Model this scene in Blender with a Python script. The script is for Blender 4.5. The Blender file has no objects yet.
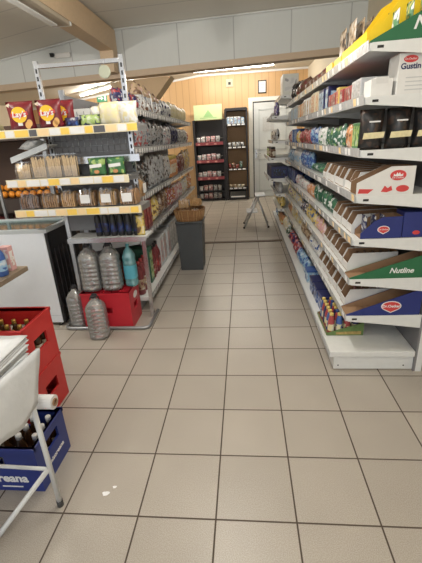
import bpy, bmesh, math, random
from mathutils import Vector, Matrix
random.seed(7)
S = bpy.context.scene
COL = S.collection
PI = math.pi
# ---------------------------------------------------------------- camera, world, lights, exposure
cam_d = bpy.data.cameras.new('camera'); cam = bpy.data.objects.new('camera', cam_d); COL.objects.link(cam)
cam_d.sensor_width = 36; cam_d.sensor_fit = 'AUTO'; cam_d.lens = 366.2225 * 36 / 563; cam_d.clip_start = .02
def cam_axes(p, r, y):
    cp, sp = math.cos(p), math.sin(p)
    Z = Matrix.Rotation(y, 3, 'Z')
    f, u, ri = Z @ Vector((0, cp, -sp)), Z @ Vector((0, sp, cp)), Z @ Vector((1, 0, 0))
    c, s = math.cos(r), math.sin(r)
    return c*ri + s*u, -s*ri + c*u, f
ri, u, f = cam_axes(.369674122, -.0594474966, .104044765)
cam.matrix_world = Matrix(((ri.x, u.x, -f.x, .816), (ri.y, u.y, -f.y, -1.058), (ri.z, u.z, -f.z, 1.480), (0, 0, 0, 1)))
S.camera = cam
W = bpy.data.worlds.new('world'); S.world = W; W.use_nodes = True
W.node_tree.nodes['Background'].inputs[0].default_value = (.93, .97, 1, 1)
W.node_tree.nodes['Background'].inputs[1].default_value = 1.35
S.view_settings.view_transform = 'Standard'; S.view_settings.look = 'None'
S.view_settings.gamma = 1; S.view_settings.use_curve_mapping = False
S.view_settings.exposure = -0.17
LAMP_FRONT_ADDED, LAMP_BACK = 66, 92

# ---------------------------------------------------------------- materials
MC = {}
def base_mat(name):
    m = bpy.data.materials.new(name); m.use_nodes = True
    nt = m.node_tree; return m, nt, nt.nodes['Principled BSDF']
def N(nt, t, **kw):
    n = nt.nodes.new(t)
    for k, v in kw.items(): setattr(n, k, v)
    return n
def M(name, c, rough=.5, metal=0, var=.06, bump=0, scale=30, emit=0, spec=None):
    if name in MC: return MC[name]
    m, nt, b = base_mat(name)
    tc = N(nt, 'ShaderNodeTexCoord'); no = N(nt, 'ShaderNodeTexNoise'); no.inputs['Scale'].default_value = scale
    no.inputs['Detail'].default_value = 4
    nt.links.new(tc.outputs['Object'], no.inputs['Vector'])
    mx = N(nt, 'ShaderNodeMix', data_type='RGBA')
    mx.inputs[6].default_value = (*[x*(1-var) for x in c], 1); mx.inputs[7].default_value = (*[min(1, x*(1+var)) for x in c], 1)
    nt.links.new(no.outputs['Fac'], mx.inputs[0]); nt.links.new(mx.outputs[2], b.inputs['Base Color'])
    b.inputs['Roughness'].default_value = rough; b.inputs['Metallic'].default_value = metal
    if spec is not None: b.inputs['Specular IOR Level'].default_value = spec
    if bump:
        bp = N(nt, 'ShaderNodeBump'); bp.inputs['Strength'].default_value = bump; bp.inputs['Distance'].default_value = .01
        nt.links.new(no.outputs['Fac'], bp.inputs['Height']); nt.links.new(bp.outputs[0], b.inputs['Normal'])
    if emit:
        b.inputs['Emission Color'].default_value = (*c, 1); b.inputs['Emission Strength'].default_value = emit
    MC[name] = m; return m
PAL = {'red': (.50, .03, .03), 'maroon': (.23, .018, .025), 'yellow': (.85, .60, .03), 'orange': (.75, .27, .04), 'green': (.05, .25, .07),
       'dark green': (.016, .13, .07), 'lime': (.38, .58, .08), 'blue': (.03, .12, .45), 'navy': (.016, .022, .13), 'light blue': (.25, .50, .75),
       'white': (.80, .80, .78), 'cream': (.78, .68, .45), 'brown': (.20, .09, .04), 'tan': (.52, .35, .18), 'black': (.018, .018, .02),
       'grey': (.36, .37, .38), 'silver': (.58, .59, .60), 'pink': (.75, .36, .36), 'purple': (.20, .09, .36), 'turquoise': (.05, .42, .50),
       'dark brown': (.07, .035, .022), 'pale yellow': (.82, .72, .33)}
PAL = {k: tuple(.88*(.76*c + .24*(.3*v[0]+.6*v[1]+.1*v[2])) for c in v) for k, v in PAL.items()}
def printed(a, b, c='white', sc=24, rough=.33):
    """packaging ink: base colour with blobs of two other inks"""
    k = 'print_%s_%s_%s_%d' % (a, b, c, sc)
    if k in MC: return MC[k]
    m, nt, bs = base_mat(k)
    tc = N(nt, 'ShaderNodeTexCoord'); oi = N(nt, 'ShaderNodeObjectInfo'); ad = N(nt, 'ShaderNodeVectorMath', operation='ADD')
    vo = N(nt, 'ShaderNodeTexNoise'); vo.inputs['Scale'].default_value = sc; vo.inputs['Detail'].default_value = 1.5
    cr = N(nt, 'ShaderNodeValToRGB'); cr.color_ramp.interpolation = 'EASE'
    nt.links.new(tc.outputs['Object'], ad.inputs[0]); nt.links.new(oi.outputs['Random'], ad.inputs[1])
    nt.links.new(ad.outputs[0], vo.inputs['Vector']); nt.links.new(vo.outputs['Fac'], cr.inputs[0])
    e = cr.color_ramp.elements
    pa, pb = PAL[a], PAL[b]; pc = [.45*p + .55*q for p, q in zip(pa, PAL[c])]
    e[0].position = .39; e[0].color = (*pb, 1); e[1].position = .46; e[1].color = (*pa, 1)
    for q, cc in ((.55, pa), (.63, pc)): x = e.new(q); x.color = (*cc, 1)
    nt.links.new(cr.outputs[0], bs.inputs['Base Color']); bs.inputs['Roughness'].default_value = rough
    MC[k] = m; return m
def ink(n): return M('ink_' + n.replace(' ', '_'), PAL[n], .4)
def film():
    if 'clear_film' in MC: return MC['clear_film']
    m, nt, b = base_mat('clear_film'); nt.nodes.remove(b)
    t = N(nt, 'ShaderNodeBsdfTransparent'); g = N(nt, 'ShaderNodeBsdfGlossy'); g.inputs['Roughness'].default_value = .16
    no = N(nt, 'ShaderNodeTexNoise'); no.inputs['Scale'].default_value = 45; bp = N(nt, 'ShaderNodeBump'); bp.inputs['Strength'].default_value = .8
    mx = N(nt, 'ShaderNodeMixShader'); mx.inputs[0].default_value = .13
    tc = N(nt, 'ShaderNodeTexCoord'); nt.links.new(tc.outputs['Object'], no.inputs['Vector'])
    nt.links.new(no.outputs['Fac'], bp.inputs['Height']); nt.links.new(bp.outputs[0], g.inputs['Normal'])
    nt.links.new(t.outputs[0], mx.inputs[1]); nt.links.new(g.outputs[0], mx.inputs[2])
    nt.links.new(mx.outputs[0], nt.nodes['Material Output'].inputs['Surface'])
    MC['clear_film'] = m; return m
def plastic_clear(name, c, tr=.8):
    if name in MC: return MC[name]
    m, nt, b = base_mat(name); nt.nodes.remove(b)
    t = N(nt, 'ShaderNodeBsdfTransparent'); t.inputs[0].default_value = (*c, 1)
    g = N(nt, 'ShaderNodeBsdfGlossy'); g.inputs['Roughness'].default_value = .08
    d = N(nt, 'ShaderNodeBsdfDiffuse'); d.inputs[0].default_value = (*[x*.95 for x in c], 1)
    lw = N(nt, 'ShaderNodeLayerWeight'); lw.inputs[0].default_value = .62
    m1 = N(nt, 'ShaderNodeMixShader'); m2 = N(nt, 'ShaderNodeMixShader'); m1.inputs[0].default_value = 1 - tr
    nt.links.new(t.outputs[0], m1.inputs[1]); nt.links.new(d.outputs[0], m1.inputs[2])
    nt.links.new(lw.outputs['Fresnel'], m2.inputs[0]); nt.links.new(m1.outputs[0], m2.inputs[1]); nt.links.new(g.outputs[0], m2.inputs[2])
    nt.links.new(m2.outputs[0], nt.nodes['Material Output'].inputs['Surface'])
    MC[name] = m; return m
WHITE_METAL = M('white_enamel', (.72, .73, .72), .35)
GREY_METAL = M('grey_metal', (.36, .37, .39), .35, .7)
CHROME = M('chrome', (.62, .63, .65), .22, .9)
SLOT = M('black_slot', (.012, .012, .012), .6)
RAIL = M('price_rail_plastic', (.50, .51, .52), .25, var=.1)
TAGW = M('tag_white', (.80, .80, .80), .5)
TAGY = M('tag_yellow', (.90, .62, .12), .5)
TAGO = M('tag_pale_orange', (.88, .66, .36), .5)
TAGD = M('tag_dark', (.10, .10, .11), .5)
KRAFT = M('kraft_board', (.30, .18, .10), .8, var=.15)
WBOARD = M('white_board', (.72, .71, .69), .6)
BACKGREY = M('back_panel_grey', (.20, .20, .21), .5)

# ---------------------------------------------------------------- mesh helpers
class MB:
    def __init__(s): s.bm = bmesh.new(); s.mats = []
    def mi(s, m):
        if m not in s.mats: s.mats.append(m)
        return s.mats.index(m)
    def faces(s, vs, fs, m, smooth=False):
        bv = [s.bm.verts.new(v) for v in vs]; i = s.mi(m); out = []
        for q in fs:
            try: fa = s.bm.faces.new([bv[k] for k in q])
            except ValueError: continue
            fa.material_index = i; fa.smooth = smooth; out.append(fa)
        return out
    def box(s, a, b, m, bev=0):
        x0, y0, z0 = a; x1, y1, z1 = b
        if bev:
            t = bmesh.new(); bmesh.ops.create_cube(t, size=1)
            bmesh.ops.scale(t, vec=(x1-x0, y1-y0, z1-z0), verts=t.verts)
            bmesh.ops.translate(t, vec=((x0+x1)/2, (y0+y1)/2, (z0+z1)/2), verts=t.verts)
            bmesh.ops.bevel(t, geom=t.edges[:], offset=bev, segments=2, affect='EDGES', profile=.5)
            t.verts.ensure_lookup_table(); t.verts.index_update()
            s.faces([v.co[:] for v in t.verts], [[v.index for v in fc.verts] for fc in t.faces], m); t.free(); return s
        v = [(x0,y0,z0),(x1,y0,z0),(x1,y1,z0),(x0,y1,z0),(x0,y0,z1),(x1,y0,z1),(x1,y1,z1),(x0,y1,z1)]
        s.faces(v, [(0,3,2,1),(4,5,6,7),(0,1,5,4),(1,2,6,5),(2,3,7,6),(3,0,4,7)], m); return s
    def prism(s, poly, axis, a, b, m):
        """poly of 2-D points, extruded along axis from a to b; 'x': (y,z), 'y': (x,z), 'z': (x,y)"""
        def P(p, t): return {'x': (t, p[0], p[1]), 'y': (p[0], t, p[1]), 'z': (p[0], p[1], t)}[axis]
        n = len(poly); v = [P(p, a) for p in poly] + [P(p, b) for p in poly]
        fs = [tuple(range(n))[::-1], tuple(range(n, 2*n))] + [(i, (i+1) % n, n+(i+1) % n, n+i) for i in range(n)]
        s.faces(v, fs, m); return s
    def lathe(s, prof, m, seg=16, c=(0,0,0), sq=0, smooth=True, cap=True):
        """profile of (radius, z); sq>0 squares the section"""
        vs = []
        for r, z in prof:
            for k in range(seg):
                t = 2*PI*(k+.5)/seg; cx, sy = math.cos(t), math.sin(t)
                q = 1
                if sq: q = (abs(cx)**sq + abs(sy)**sq)**(-1/sq)
                vs.append((c[0]+r*q*cx, c[1]+r*q*sy, c[2]+z))
        fs = [(i*seg+k, i*seg+(k+1) % seg, (i+1)*seg+(k+1) % seg, (i+1)*seg+k) for i in range(len(prof)-1) for k in range(seg)]
        if cap: fs += [tuple(range(seg))[::-1], tuple(range((len(prof)-1)*seg, len(prof)*seg))]
        s.faces(vs, fs, m, smooth); return s
    def tube(s, pts, r, m, seg=8, closed=False):
        pts = [Vector(p) for p in pts]; n = len(pts); vs = []; prev = None
        for i, p in enumerate(pts):
            if closed: d = pts[(i+1) % n] - pts[i-1]
            else: d = pts[min(i+1, n-1)] - pts[max(i-1, 0)]
            d.normalize()
            a = prev if prev else (Vector((0,0,1)) if abs(d.z) < .9 else Vector((1,0,0)))
            x = (a - d*a.dot(d)).normalized(); prev = x; y = d.cross(x)
            for k in range(seg):
                t = 2*PI*k/seg; vs.append(tuple(p + x*r*math.cos(t) + y*r*math.sin(t)))
        m_ = n if closed else n-1
        fs = [(i*seg+k, i*seg+(k+1) % seg, ((i+1) % n)*seg+(k+1) % seg, ((i+1) % n)*seg+k) for i in range(m_) for k in range(seg)]
        if not closed: fs += [tuple(range(seg))[::-1], tuple(range((n-1)*seg, n*seg))]
        s.faces(vs, fs, m, True); return s
    def build(s, name, parent=None, loc=(0,0,0)):
        bmesh.ops.recalc_face_normals(s.bm, faces=s.bm.faces[:])
        me = bpy.data.meshes.new(name); s.bm.to_mesh(me); s.bm.free()
        for m in s.mats: me.materials.append(m)
        o = bpy.data.objects.new(name, me); COL.objects.link(o); o.location = loc
        if parent: o.parent = parent
        return o
def empty(name, loc=(0,0,0), rz=0):
    o = bpy.data.objects.new(name, None); COL.objects.link(o); o.location = loc; o.rotation_euler = (0,0,rz); o.empty_display_size = .1; return o
def tag(o, label, cat, group=None):
    o['label'] = label; o['category'] = cat
    if group: o['group'] = group
    return o
def struct(o): o['kind'] = 'structure'; return o
def copy_tree(o, parent=None):
    c = o.copy(); COL.objects.link(c)
    if parent: c.parent = parent
    for ch in list(o.children): copy_tree(ch, c)
    return c
def text(name, s, size, loc, rot, m, parent=None, shear=0, w=None, bold=0):
    cu = bpy.data.curves.new(name, 'FONT'); cu.body = s; cu.size = size; cu.extrude = .0006; cu.align_x = 'CENTER'; cu.align_y = 'CENTER'; cu.shear = shear; cu.offset = bold
    cu.resolution_u = 3
    t = bpy.data.objects.new(name + '_tmp', cu); COL.objects.link(t)
    dg = bpy.context.evaluated_depsgraph_get(); me = bpy.data.meshes.new_from_object(t.evaluated_get(dg))
    bpy.data.objects.remove(t); bpy.data.curves.remove(cu)
    me.name = name; me.materials.clear(); me.materials.append(m)
    o = bpy.data.objects.new(name, me); COL.objects.link(o); o.location = loc; o.rotation_euler = rot
    if parent: o.parent = parent
    return o
ONES = ['', 'first','second','third','fourth','fifth','sixth','seventh','eighth','ninth','tenth','eleventh','twelfth','thirteenth','fourteenth','fifteenth','sixteenth','seventeenth','eighteenth','nineteenth']
def nth(n):
    if n < 20: return ONES[n]
    t, o = divmod(n, 10)
    return {2:'twentieth',3:'thirtieth',4:'fortieth',5:'fiftieth',6:'sixtieth'}[t] if o == 0 else {2:'twenty',3:'thirty',4:'forty',5:'fifty',6:'sixty'}[t] + '-' + ONES[o]

# ---------------------------------------------------------------- floor, walls, ceiling
def floor_mat():
    m, nt, b = base_mat('floor_tiles')
    T = .3333
    tc = N(nt, 'ShaderNodeTexCoord'); sx = N(nt, 'ShaderNodeSeparateXYZ'); nt.links.new(tc.outputs['Object'], sx.inputs[0])
    masks = []; cells = []
    for ax in ('X', 'Y'):
        dv = N(nt, 'ShaderNodeMath', operation='DIVIDE'); dv.inputs[1].default_value = T; nt.links.new(sx.outputs[ax], dv.inputs[0])
        fl = N(nt, 'ShaderNodeMath', operation='FLOOR'); nt.links.new(dv.outputs[0], fl.inputs[0]); cells.append(fl)
        pp = N(nt, 'ShaderNodeMath', operation='PINGPONG'); pp.inputs[1].default_value = .5; nt.links.new(dv.outputs[0], pp.inputs[0])
        mr = N(nt, 'ShaderNodeMapRange'); mr.inputs[1].default_value = .008; mr.inputs[2].default_value = .013; nt.links.new(pp.outputs[0], mr.inputs[0]); masks.append(mr)
    mn = N(nt, 'ShaderNodeMath', operation='MINIMUM'); nt.links.new(masks[0].outputs[0], mn.inputs[0]); nt.links.new(masks[1].outputs[0], mn.inputs[1])
    cb = N(nt, 'ShaderNodeCombineXYZ'); nt.links.new(cells[0].outputs[0], cb.inputs[0]); nt.links.new(cells[1].outputs[0], cb.inputs[1])
    wn = N(nt, 'ShaderNodeTexWhiteNoise'); nt.links.new(cb.outputs[0], wn.inputs['Vector'])
    n1 = N(nt, 'ShaderNodeTexNoise'); n1.inputs['Scale'].default_value = 260; n1.inputs['Detail'].default_value = 2; nt.links.new(tc.outputs['Object'], n1.inputs['Vector'])
    n2 = N(nt, 'ShaderNodeTexNoise'); n2.inputs['Scale'].default_value = 3; nt.links.new(tc.outputs['Object'], n2.inputs['Vector'])
    cr = N(nt, 'ShaderNodeValToRGB'); e = cr.color_ramp.elements
    e[0].position = .35; e[0].color = (.33, .295, .255, 1); e[1].position = .65; e[1].color = (.45, .41, .36, 1)
    nt.links.new(n1.outputs['Fac'], cr.inputs[0])
    hs = N(nt, 'ShaderNodeHueSaturation'); nt.links.new(cr.outputs[0], hs.inputs['Color'])
    v = N(nt, 'ShaderNodeMapRange'); v.inputs[3].default_value = .93; v.inputs[4].default_value = 1.05; nt.links.new(wn.outputs['Value'], v.inputs[0])
    v2 = N(nt, 'ShaderNodeMapRange'); v2.inputs[3].default_value = .9; v2.inputs[4].default_value = 1.1; nt.links.new(n2.outputs['Fac'], v2.inputs[0])
    mu = N(nt, 'ShaderNodeMath', operation='MULTIPLY'); nt.links.new(v.outputs[0], mu.inputs[0]); nt.links.new(v2.outputs[0], mu.inputs[1]); nt.links.new(mu.outputs[0], hs.inputs['Value'])
    mx = N(nt, 'ShaderNodeMix', data_type='RGBA'); mx.inputs[6].default_value = (.06, .042, .03, 1); nt.links.new(mn.outputs[0], mx.inputs[0]); nt.links.new(hs.outputs[0], mx.inputs[7])
    nt.links.new(mx.outputs[2], b.inputs['Base Color'])
    r = N(nt, 'ShaderNodeMapRange'); r.inputs[3].default_value = .8; r.inputs[4].default_value = .34; nt.links.new(mn.outputs[0], r.inputs[0]); nt.links.new(r.outputs[0], b.inputs['Roughness'])
    bp = N(nt, 'ShaderNodeBump'); bp.inputs['Strength'].default_value = .4; bp.inputs['Distance'].default_value = .002; nt.links.new(mn.outputs[0], bp.inputs['Height']); nt.links.new(bp.outputs[0], b.inputs['Normal'])
    return m
def board_mat(name, ca, cb, pitch, groove, axis='X', rough=.45, gw=.04):
    """boards or panels side by side along an axis, with grooves and a per-board tone"""
    m, nt, b = base_mat(name)
    tc = N(nt, 'ShaderNodeTexCoord'); sx = N(nt, 'ShaderNodeSeparateXYZ'); nt.links.new(tc.outputs['Object'], sx.inputs[0])
    dv = N(nt, 'ShaderNodeMath', operation='DIVIDE'); dv.inputs[1].default_value = pitch; nt.links.new(sx.outputs[axis], dv.inputs[0])
    fl = N(nt, 'ShaderNodeMath', operation='FLOOR'); nt.links.new(dv.outputs[0], fl.inputs[0])
    wn = N(nt, 'ShaderNodeTexWhiteNoise', noise_dimensions='1D'); nt.links.new(fl.outputs[0], wn.inputs['W'])
    mp = N(nt, 'ShaderNodeMapping'); mp.inputs['Scale'].default_value = (9, 9, 1.2) if axis == 'X' else (2, 9, 2); nt.links.new(tc.outputs['Object'], mp.inputs[0])
    no = N(nt, 'ShaderNodeTexNoise'); no.inputs['Scale'].default_value = 3; no.inputs['Detail'].default_value = 5; nt.links.new(mp.outputs[0], no.inputs['Vector'])
    ad = N(nt, 'ShaderNodeMath', operation='ADD'); nt.links.new(wn.outputs['Value'], ad.inputs[0]); nt.links.new(no.outputs['Fac'], ad.inputs[1])
    hf = N(nt, 'ShaderNodeMath', operation='MULTIPLY'); hf.inputs[1].default_value = .5; nt.links.new(ad.outputs[0], hf.inputs[0])
    mx = N(nt, 'ShaderNodeMix', data_type='RGBA'); mx.inputs[6].default_value = (*ca, 1); mx.inputs[7].default_value = (*cb, 1); nt.links.new(hf.outputs[0], mx.inputs[0])
    pp = N(nt, 'ShaderNodeMath', operation='PINGPONG'); pp.inputs[1].default_value = .5; nt.links.new(dv.outputs[0], pp.inputs[0])
    mr = N(nt, 'ShaderNodeMapRange'); mr.inputs[1].default_value = gw*.5; mr.inputs[2].default_value = gw; nt.links.new(pp.outputs[0], mr.inputs[0])
    m2 = N(nt, 'ShaderNodeMix', data_type='RGBA'); m2.inputs[6].default_value = (*groove, 1); nt.links.new(mr.outputs[0], m2.inputs[0]); nt.links.new(mx.outputs[2], m2.inputs[7])
    nt.links.new(m2.outputs[2], b.inputs['Base Color']); b.inputs['Roughness'].default_value = rough
    return m
FLOOR = floor_mat()
WALLWOOD = board_mat('wall_boards', (.55, .34, .16), (.61, .385, .19), .16, (.45, .27, .12), gw=.06)
CEILP = board_mat('ceiling_panels', (.72, .69, .62), (.78, .75, .68), .62, (.58, .56, .52), axis='Y', rough=.6, gw=.02)
FASCIA = board_mat('fascia_panels', (.60, .62, .61), (.66, .68, .66), .72, (.42, .43, .43), rough=.6, gw=.012)
CREAM = M('cream_paint', (.66, .58, .44), .6)
BACKCEIL = M('back_ceiling_paint', (.62, .57, .48), .6)
BEAMWOOD = M('beam_wood', (.58, .43, .28), .5, var=.12)
TANTRIM = M('tan_trim', (.55, .42, .30), .55)
PLY = M('plywood', (.60, .42, .24), .5, var=.1, scale=8)
XL, XR, YB, YF = -4.6, 2.35, 8.85, -3.0
o = struct(MB().box((XL, YF, -.08), (XR, YB, 0), FLOOR).build('floor'))
struct(MB().box((XL-.1, YB, -.08), (XR+.1, YB+.12, 3.3), WALLWOOD).build('wall_back'))
struct(MB().box((XL-.1, YF, -.08), (XL, YB, 3.3), CREAM).build('wall_left'))
struct(MB().box((XR, YF, -.08), (XR+.1, YB, 3.3), CREAM).build('wall_right'))
def zb(x): return 2.335 + .027*x      # underside of the cross beam
def zc(x): return 2.868 + (.024 if x > -.85 else .1475)*(x + .85)      # near ceiling
def zk(x): return 2.925 + min(0, .107*(x + .2))              # back-room ceiling
struct(MB().prism([(XL, zc(XL)), (-.85, zc(-.85)), (XR, zc(XR)), (XR, zc(XR)+.08), (-.85, zc(-.85)+.08), (XL, zc(XL)+.08)], 'y', YF, 4.42, CEILP).build('ceiling'))
struct(MB().prism([(XL, zk(XL)), (-.2, zk(-.2)), (XR, zk(XR)), (XR, zk(XR)+.08), (-.2, zk(-.2)+.08), (XL, zk(XL)+.08)], 'y', 4.57, YB, BACKCEIL).build('ceiling_back'))
bt = .075
struct(MB().prism([(XL, zb(XL)+bt), (XR, zb(XR)+bt), (XR, zc(XR)+.1), (-.85, zc(-.85)+.1), (XL, zc(XL)+.1)], 'y', 4.42, 4.57, FASCIA).build('beam_fascia'))
struct(MB().prism([(XL, zb(XL)), (XR, zb(XR)), (XR, zb(XR)+bt), (XL, zb(XL)+bt)], 'y', 4.40, 4.59, TANTRIM).build('trim_1'))
struct(MB().prism([(XL, zc(XL)-.012), (-.85, zc(-.85)-.012), (XR, zc(XR)-.012), (XR, zc(XR)), (-.85, zc(-.85)), (XL, zc(XL))], 'y', 4.38, 4.42, WHITE_METAL).build('trim_2'))
struct(MB().prism([(XL, zk(XL)-.04), (-.2, zk(-.2)-.04), (XR, zk(XR)-.04), (XR, zk(XR)), (-.2, zk(-.2)), (XL, zk(XL))], 'y', 8.80, YB, WBOARD).build('trim_3'))
THR = M('threshold_wood', (.10, .06, .035), .5)
struct(MB().box((-.05, 4.34, 0), (1.36, 4.41, .014), THR, .004).build('trim_4'))
# timber rafter with a turned-down stub and its strip light
rf = MB().box((-.98, .3, 2.60), (-.80, 4.37, zc(-.98)), BEAMWOOD)
rf.prism([(-.98, 2.60), (-.98, 2.36), (-.82, 2.36), (-.80, 2.60)], 'y', 4.20, 4.375, BEAMWOOD)
struct(rf.build('rafter'))
t = tag(empty('strip_light', (-.89, 2.35, 2.60)), 'unlit strip light fixed under the timber ceiling rafter', 'light')
MB().box((-.09, -.55, -.04), (.09, .60, 0), M('lamp_housing', (.42, .36, .28), .5), .008).build('housing', t)
MB().box((-.06, -.5, -.055), (.0, .52, -.04), WHITE_METAL, .004).build('tube_cover', t)
MB().box((-.09, .60, -.035), (.09, .64, 0), WHITE_METAL, .004).build('end_cap', t)
# fluorescent lamps
TUBE = M('lit_tube', (1, .97, .90), .5, emit=9, var=0)
def fluoro(name, label, p, q, power):
    p, q = Vector(p), Vector(q); L = (q-p).length; d = q-p
    t = tag(empty(name, (p+q)/2), label, 'light')
    t.rotation_euler = (0, -math.asin(d.z/L), math.atan2(d.y, d.x))
    MB().box((-L/2, -.05, 0), (L/2, .05, .05), WHITE_METAL, .006).build('housing', t)
    MB().tube([(-L/2+.02, 0, -.018), (L/2-.02, 0, -.018)], .018, TUBE, 10).build('tube', t)
    for k in range(3):
        ld = bpy.data.lights.new('tube_light', 'POINT'); ld.shadow_soft_size = .04; ld.energy = power/3; ld.color = (1, .955, .87)
        lo = bpy.data.objects.new('tube_light', ld); COL.objects.link(lo); lo.parent = t; lo.location = (L*(k-1)*.33, 0, -.09)
    return t
fluoro('fluorescent_lamp', 'lit fluorescent tube on the ceiling in front of the board wall above the black racks', (-.235, 7.80, 2.86), (1.49, 7.66, 2.86), LAMP_BACK)
fluoro('fluorescent_lamp', 'lit fluorescent tube seen under the beam, left behind the hanging wooden panel', (-2.86, 7.95, 2.575), (-1.45, 7.45, 2.735), LAMP_BACK*.8)
for x, y in ((.6, 1.25), (.6, -1.6), (-1.7, 1.4)):  # unseen lamps added to brighten the aisle, hung low to light the ceiling
    t = fluoro('fluorescent_lamp', 'added fluorescent lamp over the shop aisle, out of view', (x, y-.75, zc(x)-.36), (x, y+.75, zc(x)-.36), LAMP_FRONT_ADDED)
    for q in (-.6, .6): MB().tube([(q, 0, .05), (q, 0, .359)], .006, WHITE_METAL, 6).build('hanging_rod', t)
    t['group'] = 'added ceiling lamps out of view'
# plywood panel hanging from the beam on the left, junction box, round tag
struct(MB().prism([(-.93, 2.07), (-.40, 2.07), (-.16, zb(-.16)-.005), (-.93, zb(-.93)-.005)], 'y', 4.60, 4.90, PLY).build('bulkhead'))
struct(MB().box((-1.03, 4.62, 2.02), (-.94, 4.86, zb(-1)-.01), BEAMWOOD).build('trim_5'))
t = tag(MB().box((-.11, -.03, -.03), (.10, 0, .03), WBOARD, .006).build('junction_box', None, (-1.55, 4.42, 2.63)), 'small white box on the grey beam above the end display', 'box')
MB().lathe([(.025, -.01), (.03, .03)], SLOT, 12, c=(-.15, -.03, 0)).build('lens', t)
t = tag(empty('exit_sign', (-2.67, 8.82, 2.58)), 'small green and white exit sign on the wooden back wall', 'sign')
MB().box((-.13, -.0, -.08), (.13, .03, .08), M('exit_green', (.05, .32, .16), .4), .006).build('panel', t)
MB().prism([(-.09, -.015), (-.02, -.015), (-.02, -.045), (.05, 0), (-.02, .045), (-.02, .015), (-.09, .015)], 'y', -.004, -.001, TAGW).build('arrow', t)
MB().prism([(.065, -.055), (.11, -.055), (.11, .055), (.065, .055)], 'y', -.004, -.001, TAGW).build('doorway_mark', t)
# door in the back wall
DX0, DX1, DZ = 1.05, 2.02, 2.27
d = struct(MB().box((DX0, YB-.035, .01), (DX1, YB, DZ), M('door_paint', (.60, .63, .64), .4)).build('door_1'))
MB().box((DX0+.004, YB-.0375, .01), (DX0+.030, YB-.0352, DZ-.03), M('gap_dark', (.05, .05, .05), .7)).build('door_gap', d)
MB().box((DX0+.004, YB-.0375, DZ-.03), (DX1, YB-.0352, DZ-.004), MC['gap_dark']).build('door_gap', d)
DP = M('door_moulding', (.50, .53, .54), .4)
for z0, z1 in ((.15, .95), (1.15, 2.1)):
    b = MB()
    for q in (((DX0+.14, z0), (DX1-.14, z0+.03)), ((DX0+.14, z1-.03), (DX1-.14, z1)), ((DX0+.14, z0), (DX0+.17, z1)), ((DX1-.17, z0), (DX1-.14, z1))):
        b.box((q[0][0], YB-.047, q[0][1]), (q[1][0], YB-.035, q[1][1]), DP)
    b.build('door_panel', d)
b = MB().box((DX0+.06, YB-.05, .98), (DX0+.10, YB-.035, 1.16), CHROME); b.tube([(DX0+.08, YB-.04, 1.08), (DX0+.08, YB-.085, 1.08), (DX0+.19, YB-.085, 1.08)], .01, CHROME); b.build('door_handle', d)
b = MB(); DF = M('door_frame', (.74, .73, .68), .4)
b.box((DX0-.10, YB-.05, 0), (DX0, YB, DZ+.09), DF).box((DX1, YB-.05, 0), (DX1+.10, YB, DZ+.09), DF).box((DX0, YB-.05, DZ), (DX1, YB, DZ+.09), DF)
struct(b.build('door_frame'))
tag(MB().box((1.29, YB-.052, 1.60), (1.56, YB-.0485, 1.92), M('notice_paper', (.52, .53, .53), .7, var=.25, scale=25)).build('notice'), 'grey paper notice taped to the white door', 'notice')
t = tag(empty('picture_frame', (1.285, YB-.012, 2.58)), 'small black framed certificate hanging high on the wall by the door', 'picture')
MB().box((-.10, -.012, -.14), (.10, .012, .14), SLOT, .004).build('frame', t); MB().box((-.078, -.016, -.115), (.078, -.012, .115), TAGW).build('certificate', t)
b = MB()
for k in range(4): b.box((-.05+.006*k, -.0175, .04-.03*k), (.05-.006*k, -.016, .048-.03*k), ink('grey'))
b.build('printing', t)
t = tag(MB().box((-.08, -.03, -.085), (.08, 0, .085), M('box_cream', (.60, .50, .36), .5), .008).build('wall_box', None, (.51, YB, 2.71)), 'small square control box high on the wooden wall', 'control box')
MB().box((-.03, -.036, -.04), (.03, -.03, .02), SLOT).build('dial', t)

# ---------------------------------------------------------------- product makers (base at z=0, front towards -y)
def mk_bag(w, h, d, a, b, c='white', crimp=.012, disc=None):
    mb = MB(); nx, nz = 8, 9
    mA = printed(a, b, c); 
    rnd = random.Random(hash((w, h, a)) & 255)
    for side in (-1, 1):
        vs = []
        for j in range(nz+1):
            v = j/nz
            for i in range(nx+1):
                q = i/nx
                th = d/2*(max(0, math.sin(PI*q)))**.8*(max(0, math.sin(PI*v)))**.5 if 0 < j < nz else .0015
                th = max(th, .0015) + (rnd.uniform(-.06, .06)*d/2 if 0 < i < nx and 0 < j < nz else 0)
                ww = w*(1 - .08*math.sin(PI*v))
                vs.append((ww*(q-.5), side*min(th, d/2), h*v))
        fs = [(j*(nx+1)+i, j*(nx+1)+i+1, (j+1)*(nx+1)+i+1, (j+1)*(nx+1)+i) for j in range(nz) for i in range(nx)]
        mb.faces(vs, fs, mA, True)
    bmesh.ops.remove_doubles(mb.bm, verts=mb.bm.verts[:], dist=.0032)
    return mb
def P_bag(kind, w, h, d, a, b, c='white'):
    return lambda: mk_bag(w, h, d, a, b, c).build(kind)
def P_box(kind, w, h, d, a, b, c='white'):
    def f():
        r = empty(kind)
        MB().box((-w/2, -d/2, 0), (w/2, d/2, h), ink(a), min(.004, w*.05)).build('box_body', r)
        MB().box((-w*.40, -d/2-.0012, h*.12), (w*.40, -d/2-.0002, h*.88), printed(b, a, c, 30)).build('printed_panel', r)
        MB().box((w/2+.0002, -d*.36, h*.2), (w/2+.0012, d*.36, h*.8), printed(b, a, c, 30)).build('side_print', r)
        return r
    return f
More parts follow.
